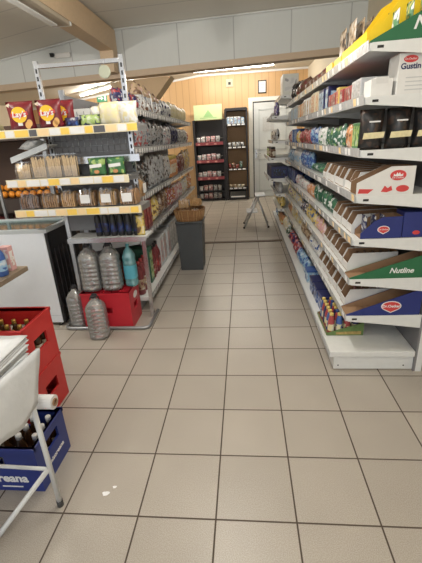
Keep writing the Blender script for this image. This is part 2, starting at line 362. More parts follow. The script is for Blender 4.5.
def P_bottle(kind, w, h, body, cap, label=None, neck=.3, capm=None):
    def f():
        r = empty(kind); R = w/2
        MB().lathe([(R*.9, 0), (R, h*.03), (R, h*.55), (R*.92, h*.66), (R*neck*1.2, h*.82), (R*neck, h*.88)], body, 12).build('bottle_body', r)
        MB().lathe([(R*neck*1.15, h*.88), (R*neck*1.15, h*.985), (R*neck, h)], cap, 10).build('cap', r)
        if label: MB().lathe([(R*1.01, h*.16), (R*1.01, h*.48)], label, 12, cap=False).build('bottle_label', r)
        return r
    return f
def P_jar(kind, w, h, body, lid, label):
    def f():
        r = empty(kind); R = w/2
        MB().lathe([(R*.92, 0), (R, h*.06), (R, h*.7), (R*.85, h*.82)], body, 12).build('jar_body', r)
        MB().lathe([(R*.9, h*.82), (R*.9, h*.98), (R*.84, h)], lid, 12).build('lid', r)
        MB().lathe([(R*1.015, h*.18), (R*1.015, h*.6)], label, 12, cap=False).build('jar_label', r)
        return r
    return f
def P_tub(kind, w, h, d, a, b):
    def f():
        r = empty(kind)
        MB().prism([(-w*.44, 0), (w*.44, 0), (w/2, h*.86), (-w/2, h*.86)], 'y', -d*.46, d*.46, printed(a, b)).build('tub_body', r)
        MB().box((-w/2, -d/2, h*.86), (w/2, d/2, h), ink(b), .004).build('lid', r)
        return r
    return f
def P_tray(w, d, prof, out, inn=None, lip=.05, back=None):
    """shelf-ready display carton; prof = outline of the side wall as (depth, height)"""
    def f():
        inn_ = inn or (YELB if out.name == 'carton_yellow' else KRAFT); r = empty('display_carton'); t = .004; H = prof[-1][1]
        b = MB()
        poly = [(-d/2, 0)] + [(-d/2+p, q) for p, q in prof] + [(d/2, 0)]
        for s in (-1, 1):
            x0, x1 = sorted((s*w/2, s*(w/2-t)))
            n = len(poly)
            vo = [(s*w/2, *p) for p in poly]; vi = [(s*(w/2-t), *p) for p in poly]
            b.faces(vo, [tuple(range(n))], out); b.faces(vi, [tuple(range(n))], inn_)
            b.faces(vo+vi, [(i, (i+1) % n, n+(i+1) % n, n+i) for i in range(n)], out)
        b.box((-w/2+t, -d/2, 0), (w/2-t, d/2, t), inn_)
        if lip: b.box((-w/2+t, -d/2, t), (w/2-t, -d/2+t, max(lip, .008)), out)
        b.box((-w/2+t, d/2-t, t), (w/2-t, d/2, H), inn_)
        b.build('carton_body', r)
        return r
    return f
def P_cone(w, h, d):
    def f():
        r = empty('paper_bag'); rings = []
        b = MB(); b.lathe([(w*.48, 0), (w*.5, h*.1), (w*.47, h*.55)], printed('silver', 'brown', 'navy'), 10, sq=3); b.build('clear_base', r)
        b = MB(); b.lathe([(w*.47, h*.551), (w*.36, h*.72), (w*.16, h*.9), (w*.05, h)], printed('tan', 'brown', 'pink', 20), 10, sq=3); b.build('gathered_top', r)
        return r
    return f
def P_sachet(w, h, a, b, c='white'):
    return lambda: mk_bag(w, h, .022, a, b, c).build('sachet')
def P_loaf(kind, w, h, d, bread, label=True, slices=7):
    BR = M('bread_' + bread, {'brown': (.36, .20, .09), 'golden': (.58, .35, .15), 'choc': (.20, .10, .06)}[bread], .7, var=.35, bump=.4, scale=60)
    def f():
        r = empty(kind)
        for i in range(slices):
            x = (i-(slices-1)/2)*w*.86/slices; rr = random.Random(i)
            hh = h*(.62+.1*rr.random()); b = MB()
            pts = [(-d*.38, .006), (d*.38, .006), (d*.42, hh*.55), (d*.3, hh*.9), (0, hh), (-d*.3, hh*.9), (-d*.42, hh*.55)]
            b.prism(pts, 'x', x-w*.036*7/slices, x+w*.036*7/slices, BR); b.build('slice', r)
        mb = MB(); n = 10; vs = []
        ring = [(-.5, .0), (.5, .0), (.52, .35), (.40, .78), (.12, .95), (-.12, .97), (-.42, .80), (-.52, .36)]
        for i in range(n+1):
            q = i/n; k = 1 if .12 < q < .88 else .80
            for (yy, zz) in ring: vs.append((w*(q-.5), yy*d*.96*k + rnd2.uniform(-.004, .004), max(.001, zz*h*k + (rnd2.uniform(-.008, .008) if zz > .1 else 0))))
        L = len(ring); fs = [(i*L+k, i*L+(k+1) % L, (i+1)*L+(k+1) % L, (i+1)*L+k) for i in range(n) for k in range(L)]
        fs += [tuple(range(L)), tuple(range(n*L, n*L+L))]
        mb.faces(vs, fs, film(), False); mb.build('wrapper', r)
        if label: MB().box((-w*.26, -d*.54, h*.18), (w*.24, -d*.525, h*.55), TAGW).build('paper_label', r)
        return r
    return f
rnd2 = random.Random(3)
PROTO = {}
def spawn(key, maker, loc, rz):
    if key in PROTO: r = copy_tree(PROTO[key])
    else: r = maker(); PROTO[key] = r
    r.location = loc; r.rotation_euler = (0, 0, rz)
    return r
ROWS = {}       # (unit phrase, level, end word) -> [(root, look, category)]
def note(unit, lvl, root, look, cat): ROWS.setdefault((unit, lvl), []).append((root, look, cat))
ROT = {'R': -PI/2, 'L': PI/2, 'E': 0}
def run(unit, lvl, face, start, end, front, z, specs, gap=.012, bounds=()):
    """lay products along a shelf; spec = (key maker, look, category, w, d, count[, sachet colours])"""
    s = start; i = 0
    for sp in specs:
        maker, look, cat, w, d, cnt = sp[:6]; extra = sp[6] if len(sp) > 6 else None
        for k in range(cnt):
            for bd in bounds:
                if s - .006 < bd < s + w + .008: s = bd + .012
            if s + w > end: return s
            j = random.uniform(0, .012); c = s + w/2
            if face == 'R': loc = (front + .022 + d/2 + j, c, z)
            elif face == 'L': loc = (front - .022 - d/2 - j, c, z)
            else: loc = (c, front + .022 + d/2 + j, z)
            r = spawn(look + str((w, d)), maker, loc, ROT[face] + (random.uniform(-.09, .09) if cat == 'bag' else 0))
            if cat == 'bag': r.scale = (1, 1, random.uniform(.84, 1.0))
            note(unit, lvl, r, look, cat)
            if extra:
                a, b, sh, ns = extra; same = []
                for q in range(ns):
                    ly = d/2 - .022 - q*min(.05, (d-.05)/max(1, ns-1)); R = Matrix.Rotation(ROT[face], 3, 'Z') @ Vector((0, ly, 0))
                    sc = spawn('sachet' + a + b + str((w, sh)), P_sachet(w-.022, sh, a, b), (loc[0]+R.x, loc[1]+R.y, z+.005), ROT[face])
                    sc['_in'] = len(ROWS[(unit, lvl)]); same.append(sc)
                SACH.append((unit, lvl, r, a, look, same))
            s += w + gap + random.uniform(0, .005)
    return s
SACH = []

# ---------------------------------------------------------------- right-hand shelving
LV = [1.87, 1.635, 1.38, 1.14, .895, .65, .405]
LN = ['top shelf', 'second shelf', 'third shelf', 'fourth shelf', 'fifth shelf', 'sixth shelf', 'seventh shelf', 'bottom shelf']
UR = 'right aisle shelving'
XF, XBK = 1.43, 1.88
def right_bay(y0, y1, label, xfs, levels):
    t = tag(empty('shelving_unit', (XBK, y0, 0)), label, 'shelving', 'shelving units along the right of the aisle')
    L = y1-y0-.004
    MB().box((.0, 0, 0.0), (.012, L, 2.13), BACKGREY).build('back_panel', t)
    for yy in (0.0, L-.03):
        b = MB().box((.012, yy, 0), (.05, yy+.03, 2.16), WHITE_METAL)
        b.build('upright', t)
    for z, xf in zip(levels, xfs):
        fx = xf - XBK
        s = MB().box((fx+.012, .006, z-.022), (-.002, L-.006, z-.001), WHITE_METAL).box((fx, .006, z-.035), (fx+.012, L-.006, z-.001), WHITE_METAL).build('shelf', t)
        for yy in (0.0, L-.006):
            b = MB().prism([(fx+.004, z-.008), (fx+.012, z), (-.002, z+.004), (-.002, z-.085), (fx+.18, z-.052), (fx+.012, z-.036), (fx+.003, z-.028)], 'y', yy, yy+.0055, WHITE_METAL)
            b.box((fx+.035, yy-.001, z-.026), (fx+.065, yy+.006, z-.014), SLOT); b.build('bracket', s)
        b = MB().prism([(fx-.003, z-.036), (fx-.001, z-.036), (fx-.006, z+.012), (fx-.008, z+.012)], 'y', .004, L-.004, RAIL)
        y = .03; rr = random.Random(int(z*1000+y0*77))
        while y < L-.08:
            w = rr.choice((.035, .05, .05, .06))
            b.prism([(fx-.0042, z-.030), (fx-.0032, z-.030), (fx-.0078, z+.006), (fx-.0088, z+.006)], 'y', y, y+w, rr.choice((TAGW, TAGW, RAIL, RAIL, RAIL, TAGO)))
            y += w + rr.choice((.01, .02, .05))
        b.build('price_rail', s)
    bf = 1.345 - XBK
    s = MB().box((bf, 0, .108), (-.002, L, .149), WHITE_METAL, .004).build('base_shelf', t)
    b = MB().box((bf+.035, .02, .006), (0, L-.004, .104), WHITE_METAL)
    for xx in (bf+.06, -.06): b.box((xx, .018, .03), (xx+.008, .0205, .038), SLOT)
    b.build('plinth', t)
    b = MB().prism([(bf-.006, .112), (bf-.002, .112), (bf-.012, .162), (bf-.016, .162)], 'y', .002, L-.002, RAIL); b.build('price_rail', s)
    return t
LV4 = [2.0, 1.74, 1.405, 1.17, .87, .64, .41]; XF4 = [1.36, 1.23, 1.25, 1.19, 1.19, 1.30, 1.33]
BAYS = [(1.05, 2.25), (2.25, 3.50), (3.50, 4.75), (4.75, 6.0)]
right_bay(*BAYS[0], 'white metal shelving unit nearest the camera on the right of the aisle', [XF]*7, LV)
right_bay(*BAYS[1], 'second white shelving unit from the camera on the right of the aisle', [XF]*7, LV)
right_bay(*BAYS[2], 'third white shelving unit from the camera on the right of the aisle', [XF]*7, LV)
right_bay(*BAYS[3], 'farthest white shelving unit on the right, beside the step ladder', XF4, LV4)
e = .0015
FACE_END = (PI/2, 0, 0)     # lettering facing the camera end
def tray_at(lvl, x0, d, y, w, prof, out, look, label, cat='display carton', lip=.0):
    r = P_tray(w, d, prof, out, lip=lip)(); r.location = (x0+d/2, y+w/2, LV[lvl] if lvl < 7 else .15); r.rotation_euler = (0, 0, -PI/2)
    r['label'] = label; r['category'] = cat; return r
GREENB = M('carton_green', (.018, .135, .055), .45); BLUEB = M('carton_blue', (.016, .028, .17), .45); YELB = M('carton_yellow', (.90, .62, .015), .45)
REDI = M('logo_red', (.60, .05, .05), .45)
def decal(name, parent, loc, fn, m):
    """flat print on a carton's local +x side: fn gives 2-D outline (along -y.., z)"""
    b = MB(); b.prism(fn, 'x', 0, .0008, m); o = b.build(name, parent, loc); return o
def ellipse(a, b_, n=20, heart=False):
    pts = []
    for k in range(n):
        t = 2*PI*k/n; x, z = a*math.cos(t), b_*math.sin(t)
        if heart: z -= b_*.35*max(0, 1-abs(x)/(a*.45)) if z < 0 else 0
        pts.append((x, z))
    return pts
SIDE_TXT = (PI/2, 0, PI/2)   # text on local +x face
# top shelf, green sunflower carton end
r = tray_at(0, 1.432, .435, 1.06, .11, [(0, .008), (.435, .215)], GREENB, '', 'dark green display carton with white script lettering at near end of top shelf')
text('lettering', 'Nutline', .075, (.055+e, .088, .066), SIDE_TXT, TAGW, r, shear=.3, bold=.002)
for k in range(5):
    sc = P_sachet(.09, .13+.032*k, 'green', 'white', 'yellow')(); sc.location = (1.56+.062*k, 1.115, LV[0]+.007); sc.rotation_euler = (0, 0, -PI/2)
    tag(sc, 'green and white seed sachet in the top dark green carton, %s from the aisle' % nth(k+1), 'sachet', 'seed sachets in the top green carton')
r = tray_at(5, 1.432, .435, 1.06, .11, [(0, .008), (.435, .15)], GREENB, '', 'dark green sloping carton with white script lettering at near end of sixth shelf')
text('lettering', 'Nutline', .045, (.055+e, .075, .048), SIDE_TXT, TAGW, r, shear=.3, bold=.001)
r = tray_at(6, 1.432, .435, 1.06, .13, [(0, .008), (.435, .175)], BLUEB, '', 'navy sloping display carton with red oval emblem, near end of seventh shelf')
decal('emblem_border', r, (.065+.0003, .045, .062), ellipse(.060, .034, heart=True), TAGW)
decal('emblem', r, (.065+.0012, .045, .062), ellipse(.054, .029, heart=True), REDI)
text('lettering', 'Dr.Oetker', .024, (.065+.0028, .045, .062), SIDE_TXT, TAGW, r, bold=.0006)
r = tray_at(3, 1.428, .30, 1.06, .12, [(0, .072), (.175, .152), (.30, .15)], WBOARD, '', 'white display carton with red oval emblems at near end of fourth shelf')
decal('emblem', r, (.06+.0003, .062, .105), ellipse(.042, .027), REDI)
decal('emblem_crown', r, (.06+.0013, .062, .108), [(-.024, -.008), (.024, -.008), (.024, .006), (.013, -.001), (.006, .012), (0, .003), (-.006, .012), (-.013, -.001), (-.024, .006)], TAGW)
text('lettering', 'Dr.Oetker', .014, (.06+.0024, .062, .093), SIDE_TXT, TAGW, r)
decal('emblem', r, (.06+.0003, .092, .034), ellipse(.034, .018), REDI)
decal('printed_mark', r, (.06+.0003, .01, .035), [(-.03, -.014), (.0, -.018), (.03, -.008), (.022, .016), (.004, .004), (-.012, .018)], REDI)
decal('printed_mark', r, (.06+.0003, -.10, .028), [(-.042, -.012), (.012, -.014), (.04, .008), (-.036, .012)], REDI)
r = tray_at(4, 1.475, .225, 1.07, .12, [(0, .03), (.07, .10), (.12, .122), (.225, .125)], BLUEB, '', 'navy display carton with red oval emblem holding sachets on fifth shelf')
decal('emblem_border', r, (.06+.0003, .012, .052), ellipse(.034, .021, heart=True), TAGW); decal('emblem', r, (.06+.0012, .012, .052), ellipse(.030, .017, heart=True), REDI)
text('lettering', 'Dr.Oetker', .013, (.06+.0024, .012, .052), SIDE_TXT, TAGW, r)
for k in range(3):
    s = P_sachet(.095, .12, 'navy', 'white', 'silver')() ; s.location = (1.508+k*.05, 1.13, LV[4]+.006); s.rotation_euler = (0, 0, -PI/2)
    tag(s, 'blue and white sachet standing in the navy display carton on fifth shelf', 'sachet', 'sachets in the navy carton')
r = empty('carton', (1.79, 1.13, LV[4])); tag(r, 'plain navy closed carton right of the sachet carton, near end of fifth shelf', 'carton')
MB().box((-.085, -.06, 0), (.085, .06, .145), BLUEB, .003).build('box_body', r)
b = MB(); b.prism(ellipse(.02, .012), 'y', -.0612, -.0602, REDI); b.build('emblem', r, (-.01, 0, .028))
# second shelf: white cartons at the end
r = empty('carton', (1.725, 1.15, LV[1])); tag(r, 'white carton with pink top and blue lettering at near end of second shelf', 'carton')
MB().box((-.14, -.07, 0), (.14, .07, .185), WBOARD, .003).build('box_body', r)
MB().box((-.138, -.069, .1853), (.138, .069, .187), M('carton_pink', (.72, .42, .36), .6)).build('top_flap', r)
b = MB(); b.prism(ellipse(.034, .016), 'y', -.0712, -.0702, REDI); b.build('emblem', r, (-.085, 0, .158))
text('emblem_lettering', 'Dr.Oetker', .013, (-.085, -.0722, .158), FACE_END, TAGW, r)
text('lettering', 'Gustin', .036, (-.082, -.0712, .126), FACE_END, ink('navy'), r, bold=.001)
b = MB()
for k in range(4): b.box((-.10, -.0706, .02+.018*k), (.06-.02*(k % 2), -.0702, .025+.018*k), ink('silver'))
b.build('small_print', r)
r = empty('carton', (1.517, 1.15, LV[1])); tag(r, 'small open white carton left of the lettered white carton, second shelf', 'carton')
b = MB().box((-.052, -.06, 0), (.052, .06, .012), WBOARD)
for a_, c_ in (((-.052, -.06, .012), (.052, -.056, .082)), ((-.052, .056, .012), (.052, .06, .085)), ((-.052, -.056, .012), (-.048, .056, .082)), ((.048, -.056, .012), (.052, .056, .082))): b.box(a_, c_, WBOARD)
b.build('box_body', r); MB().box((-.03, -.0606, .06), (.03, .0606, .0898), M('flap_white', (.66, .65, .63), .6)).build('lid_flap', r, (0, 0, .0))
# third shelf: black coffee packs facing the end
def coffee():
    r = empty('coffee_pack'); 
    b = mk_bag(.128, .20, .10, 'black', 'dark brown', 'dark brown'); b.build('pouch', r)
    MB().prism([(-.055, .055), (.05, .058), (.055, .088), (-.05, .085)], 'y', -.0545, -.0525, M('cream_label', (.72, .64, .38), .5, var=.25, scale=60)).build('label_band', r)
    MB().box((-.025, -.0485, .135), (.03, -.0465, .142), TAGW).build('top_print', r)
    return r
for k, (x, lab) in enumerate(((1.495, 'leftmost black coffee pouch with cream band at near end of third shelf'), (1.632, 'middle black coffee pouch with cream band at near end of third shelf'), (1.768, 'rightmost black coffee pouch with cream band at near end of third shelf'))):
    r = spawn('coffee', coffee, (x, 1.125, LV[2]), 0); tag(r, lab, 'coffee', 'black coffee pouches facing the shelf end')
# bottom shelf: printed tray of small bottles
r = P_tray(.34, .25, [(0, .018), (.10, .050), (.25, .095)], M('carton_print_green', (.12, .20, .06), .5, var=.5, scale=40), lip=.016)(); r.location = (1.365+.125, 1.26+.17, .151); r.rotation_euler = (0, 0, -PI/2)
tag(r, 'green printed tray of small bottles at near end of bottom shelf', 'display carton')
decal('printed_band', r, (.17+.0003, 0, .036), [(-.06, -.028), (.11, -.028), (.11, -.004), (-.06, -.010)], M('tray_photo', (.42, .30, .10), .5, var=.6, scale=70))
for i in range(6):
    for j in range(4):
        a = ('red', 'blue', 'red', 'navy')[(i+j) % 4]; cp = 'yellow' if (i*j) % 3 != 1 else 'blue'
        q = spawn('tb'+a+cp, P_bottle('bottle', .045, .155, ink(a), ink(cp), printed('pale yellow', a), .55), (1.40+j*.054, 1.29+i*.053, .157), 0)
        tag(q, '%s bottle, %s cap, %s row from near end, %s from aisle, in green printed tray' % (a, cp, nth(i+1), nth(j+1)), 'bottle', 'small capped bottles in the green printed tray')

HS = 1.0
def bag(look, a, b, c, w, h, d, n):
    h *= HS
    return (P_bag('crisp_bag' if 'crisp' in look else 'food_bag', w, h, d, a, b, c), look, 'bag', w, d, n)
def bx(look, a, b, c, w, h, d, n):
    h *= HS
    return (P_box('food_carton', w, h, d, a, b, c), look, 'carton', w, d, n)
def bt_(look, body, cap, lab, w, h, n, neck=.35): return (P_bottle('bottle', w, h, ink(body), ink(cap), printed(lab, body), neck), look, 'bottle', w, w, n)
def jr(look, body, lid, lab, w, h, n):
    h *= HS
    return (P_jar('jar', w, h, ink(body), ink(lid), printed(lab, body)), look, 'jar', w, w, n)
def tb(look, a, b, w, h, d, n): return (P_tub('tub', w, h, d, a, b), look, 'tub', w, d, n)
def tr(look, out, w, d, prof, sach, n, lip=.05): return (P_tray(w, d, prof, out, lip=lip), look, 'display carton', w, d, n, sach)
FIN = [(0, .05), (.03, .115), (.30, .12)]
Y0 = 1.19
# spec lists follow the photograph from the near end to the far end
R_TOP = [tr('tall yellow display carton', YELB, .26, .40, [(0, .07), (.08, .12), (.22, .30), (.40, .40)], ('brown', 'white', .20, 5), 2, lip=.08), tr('low yellow display carton', YELB, .21, .36, [(0, .06), (.10, .08), (.30, .10), (.36, .10)], ('tan', 'dark brown', .27, 6), 2, lip=.07),
         bag('brown sugar bag', 'brown', 'maroon', 'brown', .20, .12, .16, 5), bag('red-brown bag', 'brown', 'maroon', 'brown', .30, .20, .20, 2), bag('black bean bag', 'black', 'grey', 'black', .20, .26, .2, 2)]
R_2 = [bx('clear grey pack', 'silver', 'grey', 'white', .09, .11, .15, 2), bx('red carton', 'red', 'maroon', 'white', .08, .10, .15, 3), bx('yellow tea carton', 'yellow', 'red', 'cream', .07, .12, .14, 1),
       bx('red carton', 'red', 'maroon', 'white', .08, .12, .15, 3), bx('navy carton', 'navy', 'light blue', 'white', .10, .17, .14, 3), bx('cream carton', 'cream', 'orange', 'white', .11, .18, .14, 3),
       bx('white carton', 'white', 'tan', 'orange', .10, .17, .14, 4), bx('orange carton', 'orange', 'cream', 'white', .10, .15, .14, 3), bx('grey-blue carton', 'grey', 'light blue', 'white', .12, .16, .14, 5), bx('silver carton', 'silver', 'grey', 'white', .12, .14, .14, 4)]
R_3 = [bx('green tea carton', 'green', 'lime', 'white', .07, .14, .10, 2), bag('orange spice bag', 'orange', 'brown', 'white', .09, .15, .06, 2), bag('dark green herb bag', 'dark green', 'white', 'lime', .10, .15, .05, 5),
       bag('white herb bag', 'white', 'green', 'grey', .10, .15, .05, 3), bag('blue salt bag', 'blue', 'light blue', 'white', .12, .17, .09, 3), bag('red and brown bag', 'red', 'brown', 'pink', .11, .15, .07, 5), bag('yellow noodle bag', 'yellow', 'orange', 'white', .10, .14, .07, 2),
       bx('blue carton', 'blue', 'light blue', 'white', .11, .16, .10, 3), bag('pink bag', 'pink', 'maroon', 'white', .11, .15, .08, 4), bag('grey bag', 'grey', 'black', 'white', .12, .15, .08, 10)]
R_4 = [tr('brown-lined white carton', WBOARD, .115, .30, FIN, ('brown', 'tan', .10, 5), 7), bag('dark green bag', 'dark green', 'green', 'white', .16, .09, .20, 3), bag('blue detergent bag', 'blue', 'light blue', 'white', .12, .19, .08, 5),
       bt_('white spray bottle', 'silver', 'white', 'light blue', .075, .205, 6), bag('blue and white bag', 'light blue', 'blue', 'white', .12, .17, .08, 4), bt_('white lotion bottle', 'white', 'grey', 'light blue', .075, .20, 5), jr('brown jar', 'brown', 'black', 'cream', .075, .14, 9)]
R_5 = [tr('brown-lined white carton', WBOARD, .115, .30, FIN, ('brown', 'maroon', .10, 5), 4), bag('green sweets bag', 'dark green', 'white', 'green', .13, .15, .07, 5), bag('orange bag', 'orange', 'pink', 'white', .12, .13, .07, 3),
       bag('white and pink bag', 'white', 'pink', 'maroon', .14, .13, .08, 5), bx('navy carton', 'navy', 'blue', 'light blue', .20, .16, .25, 5), bx('dark navy carton', 'navy', 'black', 'blue', .16, .14, .2, 4), bag('cream bag', 'cream', 'tan', 'white', .13, .14, .08, 5)]
R_6 = [tr('brown-lined white carton', WBOARD, .115, .30, FIN, ('brown', 'dark brown', .10, 5), 6), bag('pink sweets bag', 'pink', 'yellow', 'white', .11, .15, .06, 3), bag('yellow sweets bag', 'yellow', 'blue', 'white', .12, .16, .06, 4), bag('blue sweets bag', 'navy', 'white', 'yellow', .12, .15, .06, 3),
       bag('silver nut bag', 'silver', 'yellow', 'grey', .12, .16, .07, 4), bag('yellow pasta bag', 'pale yellow', 'purple', 'white', .13, .17, .08, 5), bt_('grey bottle', 'grey', 'white', 'silver', .08, .19, 5), bt_('blue bottle', 'blue', 'white', 'light blue', .085, .20, 5)]
R_7 = [tr('brown-lined white carton', WBOARD, .115, .30, FIN, ('maroon', 'brown', .10, 5), 7), bag('white and blue bag', 'white', 'blue', 'grey', .12, .15, .07, 4), bag('tan biscuit bag', 'tan', 'brown', 'cream', .13, .15, .08, 4), bag('cream pasta bag', 'cream', 'yellow', 'white', .15, .19, .10, 5),
       bag('orange pasta bag', 'orange', 'tan', 'brown', .14, .19, .10, 5), bag('brown pasta bag', 'tan', 'yellow', 'brown', .14, .19, .10, 4), bag('purple bag', 'purple', 'yellow', 'white', .12, .19, .09, 5)]
R_8 = [tb('blue tub', 'blue', 'navy', .16, .13, .18, 3), tb('light blue tub', 'light blue', 'blue', .14, .12, .16, 1), bag('blue and white bag', 'light blue', 'blue', 'white', .14, .16, .10, 4), bag('red bag', 'red', 'navy', 'white', .15, .15, .11, 4), bag('dark green bag', 'dark green', 'white', 'red', .14, .15, .10, 2), bag('cream flour bag', 'cream', 'white', 'pale yellow', .15, .18, .12, 5),
       bag('golden bag', 'tan', 'orange', 'yellow', .15, .18, .12, 5), bag('amber bag', 'orange', 'brown', 'yellow', .15, .18, .12, 4), bt_('brown bottle', 'brown', 'black', 'yellow', .10, .24, 3), bt_('blue bottle', 'blue', 'navy', 'light blue', .10, .24, 3)]
for i, (sp, z) in enumerate(zip((R_TOP, R_2, R_3, R_4, R_5, R_6, R_7, R_8), LV + [.15])):
    st = {2: 1.19, 1: 1.24}.get(i, 1.205)
    if i == 7: st = 1.62
    run(UR, LN[i], 'R', st, 4.74, XF if i < 7 else 1.36, z + .0005, sp, bounds=(2.25, 3.50))
# the far unit
FAR = [[], [bag('purple bag', 'purple', 'white', 'light blue', .12, .20, .08, 1), bag('grey bag', 'grey', 'silver', 'black', .14, .10, .10, 5)],
       [bag('grey leaning bag', 'silver', 'black', 'grey', .13, .17, .07, 7)],
       [jr('brown jar', 'brown', 'black', 'cream', .075, .15, 5), jr('olive jar', 'lime', 'black', 'cream', .075, .14, 7)],
       [bx('blue-black carton', 'navy', 'black', 'blue', .18, .17, .25, 5)],
       [bt_('tall grey bottle', 'grey', 'white', 'silver', .08, .19, 6), bt_('deep blue bottle', 'navy', 'white', 'blue', .08, .19, 6)],
       [bag('yellow snack bag', 'yellow', 'dark brown', 'white', .13, .19, .10, 8)],
       [bt_('amber bottle', 'orange', 'brown', 'yellow', .09, .165, 4), bt_('dark brown bottle', 'dark brown', 'black', 'yellow', .09, .165, 3), bt_('cobalt bottle', 'blue', 'navy', 'light blue', .08, .165, 4)]]
for i, sp in enumerate(FAR):
    run(UR, LN[i], 'R', 4.78, 5.94, XF4[i] if i < 7 else 1.36, (LV4[i] if i < 7 else .15) + .0005, sp)
r = empty('carton', (1.49, 4.98, LV4[0]+.001)); tag(r, 'large pale carton on the far end of the top right shelf', 'carton')
MB().box((-.11, -.17, 0), (.11, .17, .27), M('carton_pale', (.70, .71, .66), .5, var=.05), .006).build('box_body', r); MB().box((-.1115, -.12, .05), (-.1105, .10, .22), printed('white', 'grey', 'silver', 9)).build('printed_panel', r)
MB().box((-.08, -.1715, .05), (.08, -.1705, .22), printed('white', 'grey', 'silver', 9)).build('side_print', r)

# ---------------------------------------------------------------- left-hand shelving along the aisle
UL = 'left aisle shelving'
LL = [1.76, 1.44, 1.03, .68]
LLN = ['top shelf', 'second shelf', 'third shelf', 'fourth shelf', 'bottom shelf']
XLF, XLB = -.12, -.56
def left_bay(y0, y1, label):
    t = tag(empty('shelving_unit', (XLB, y0, 0)), label, 'shelving', 'shelving units along the left of the aisle')
    L = y1-y0-.004; fx = XLF-XLB
    MB().box((-.012, 0, 0), (0, L, 1.86), BACKGREY).build('back_panel', t)
    for yy in (0, L-.03): MB().box((-.05, yy, 0), (-.0125, yy+.03, 1.9), GREY_METAL).build('upright', t)
    for z in LL:
        s = MB().box((.002, .006, z-.02), (fx-.012, L-.006, z-.001), GREY_METAL).box((fx-.012, .006, z-.03), (fx, L-.006, z-.001), WHITE_METAL).build('shelf', t)
        for yy in (0, L-.005): MB().prism([(.002, z), (fx-.004, z), (fx-.004, z-.03), (.002, z-.085)], 'y', yy, yy+.0045, WHITE_METAL).build('bracket', s)
        b = MB().prism([(fx+.001, z-.03), (fx+.003, z-.03), (fx+.008, z+.014), (fx+.006, z+.014)], 'y', .004, L-.004, RAIL)
        y = .02; rr = random.Random(int(z*1000+y0*31))
        while y < L-.07:
            b.prism([(fx+.0038, z-.045), (fx+.0048, z-.045), (fx+.0088, z-.002), (fx+.0078, z-.002)], 'y', y, y+.042, TAGW); y += rr.choice((.075, .085, .12))
        b.build('price_rail', s)
    s = MB().box((.0, .0, .10), (fx+.03, L, .139), WHITE_METAL, .004).build('base_shelf', t)
    MB().box((.0, .004, .006), (fx-.06, L-.004, .099), GREY_METAL).build('plinth', t)
    b = MB().prism([(fx+.032, .10), (fx+.034, .10), (fx+.042, .15), (fx+.040, .15)], 'y', .002, L-.002, RAIL)
    y = .02
    while y < L-.07: b.prism([(fx+.0345, .085), (fx+.0355, .085), (fx+.0435, .135), (fx+.0425, .135)], 'y', y, y+.045, TAGW); y += .085
    b.build('price_rail', s)
    return t
g = left_bay(2.02, 3.30, 'grey shelving unit behind the end display on the left of the aisle')
b = MB(); wr = .003
for k in range(8): b.tube([(.02+k*.056, -.012, .72), (.02+k*.056, -.012, 1.74)], wr, GREY_METAL, 5)
for k in range(9): b.tube([(.015, -.012, .74+k*.12), (.42, -.012, .74+k*.12)], wr, GREY_METAL, 5)
b.build('grid_panel', g)
left_bay(3.30, 4.62, 'middle shelving unit on the left of the aisle behind the grey bin')
left_bay(4.62, 5.95, 'farthest shelving unit on the left of the aisle before the black racks')
L_TOP = [bag('blue and red bag', 'navy', 'red', 'white', .15, .16, .10, 4), (P_cone(.15, .28, .12), 'brown-tipped paper bag', 'bag', .15, .12, 5), bag('blue and white crisp bag', 'silver', 'navy', 'white', .17, .21, .10, 4), bag('pale yellow crisp bag', 'pale yellow', 'cream', 'white', .17, .24, .11, 8), bag('orange crisp bag', 'orange', 'white', 'blue', .17, .22, .10, 8)]
HS = 1.14
L_2 = [bag('dark coffee bag', 'black', 'navy', 'brown', .12, .22, .08, 3), bag('red and grey bag', 'grey', 'red', 'navy', .12, .25, .08, 4), bag('grey snack bag', 'grey', 'black', 'brown', .13, .24, .08, 5), bag('pale and navy bag', 'silver', 'navy', 'red', .13, .22, .08, 3), bag('large navy bag', 'navy', 'black', 'grey', .20, .26, .14, 3), bag('grey and brown bag', 'grey', 'dark brown', 'white', .13, .22, .09, 6), bag('red crisp bag', 'red', 'white', 'yellow', .13, .2, .09, 6)]
HS = 1.45
L_3 = [bag('black sweets bag', 'black', 'grey', 'brown', .11, .22, .07, 4), bag('grey-brown sweets bag', 'grey', 'dark brown', 'silver', .11, .24, .07, 6), bag('grey nut bag', 'silver', 'dark brown', 'tan', .12, .23, .08, 3), jr('yellow jar', 'orange', 'yellow', 'cream', .12, .19, 4), bag('maroon bag', 'maroon', 'brown', 'white', .12, .2, .08, 4), bag('tan wafer bag', 'tan', 'yellow', 'white', .12, .22, .08, 5), bag('grey bag', 'grey', 'red', 'white', .12, .2, .08, 8)]
HS = 1.38
L_4 = [bx('green carton', 'green', 'yellow', 'white', .09, .20, .15, 3), bx('dark red carton', 'maroon', 'red', 'tan', .09, .22, .15, 3), bag('yellow biscuit bag', 'yellow', 'brown', 'white', .12, .2, .08, 3), bag('brown biscuit bag', 'brown', 'tan', 'white', .12, .2, .08, 3), bag('red biscuit bag', 'red', 'white', 'yellow', .13, .2, .08, 4), bag('pink wafer bag', 'pink', 'white', 'red', .13, .2, .08, 4), bag('white wafer bag', 'white', 'yellow', 'tan', .13, .19, .08, 4), bag('orange wafer bag', 'orange', 'white', 'maroon', .13, .2, .08, 8)]
HS = 1.4
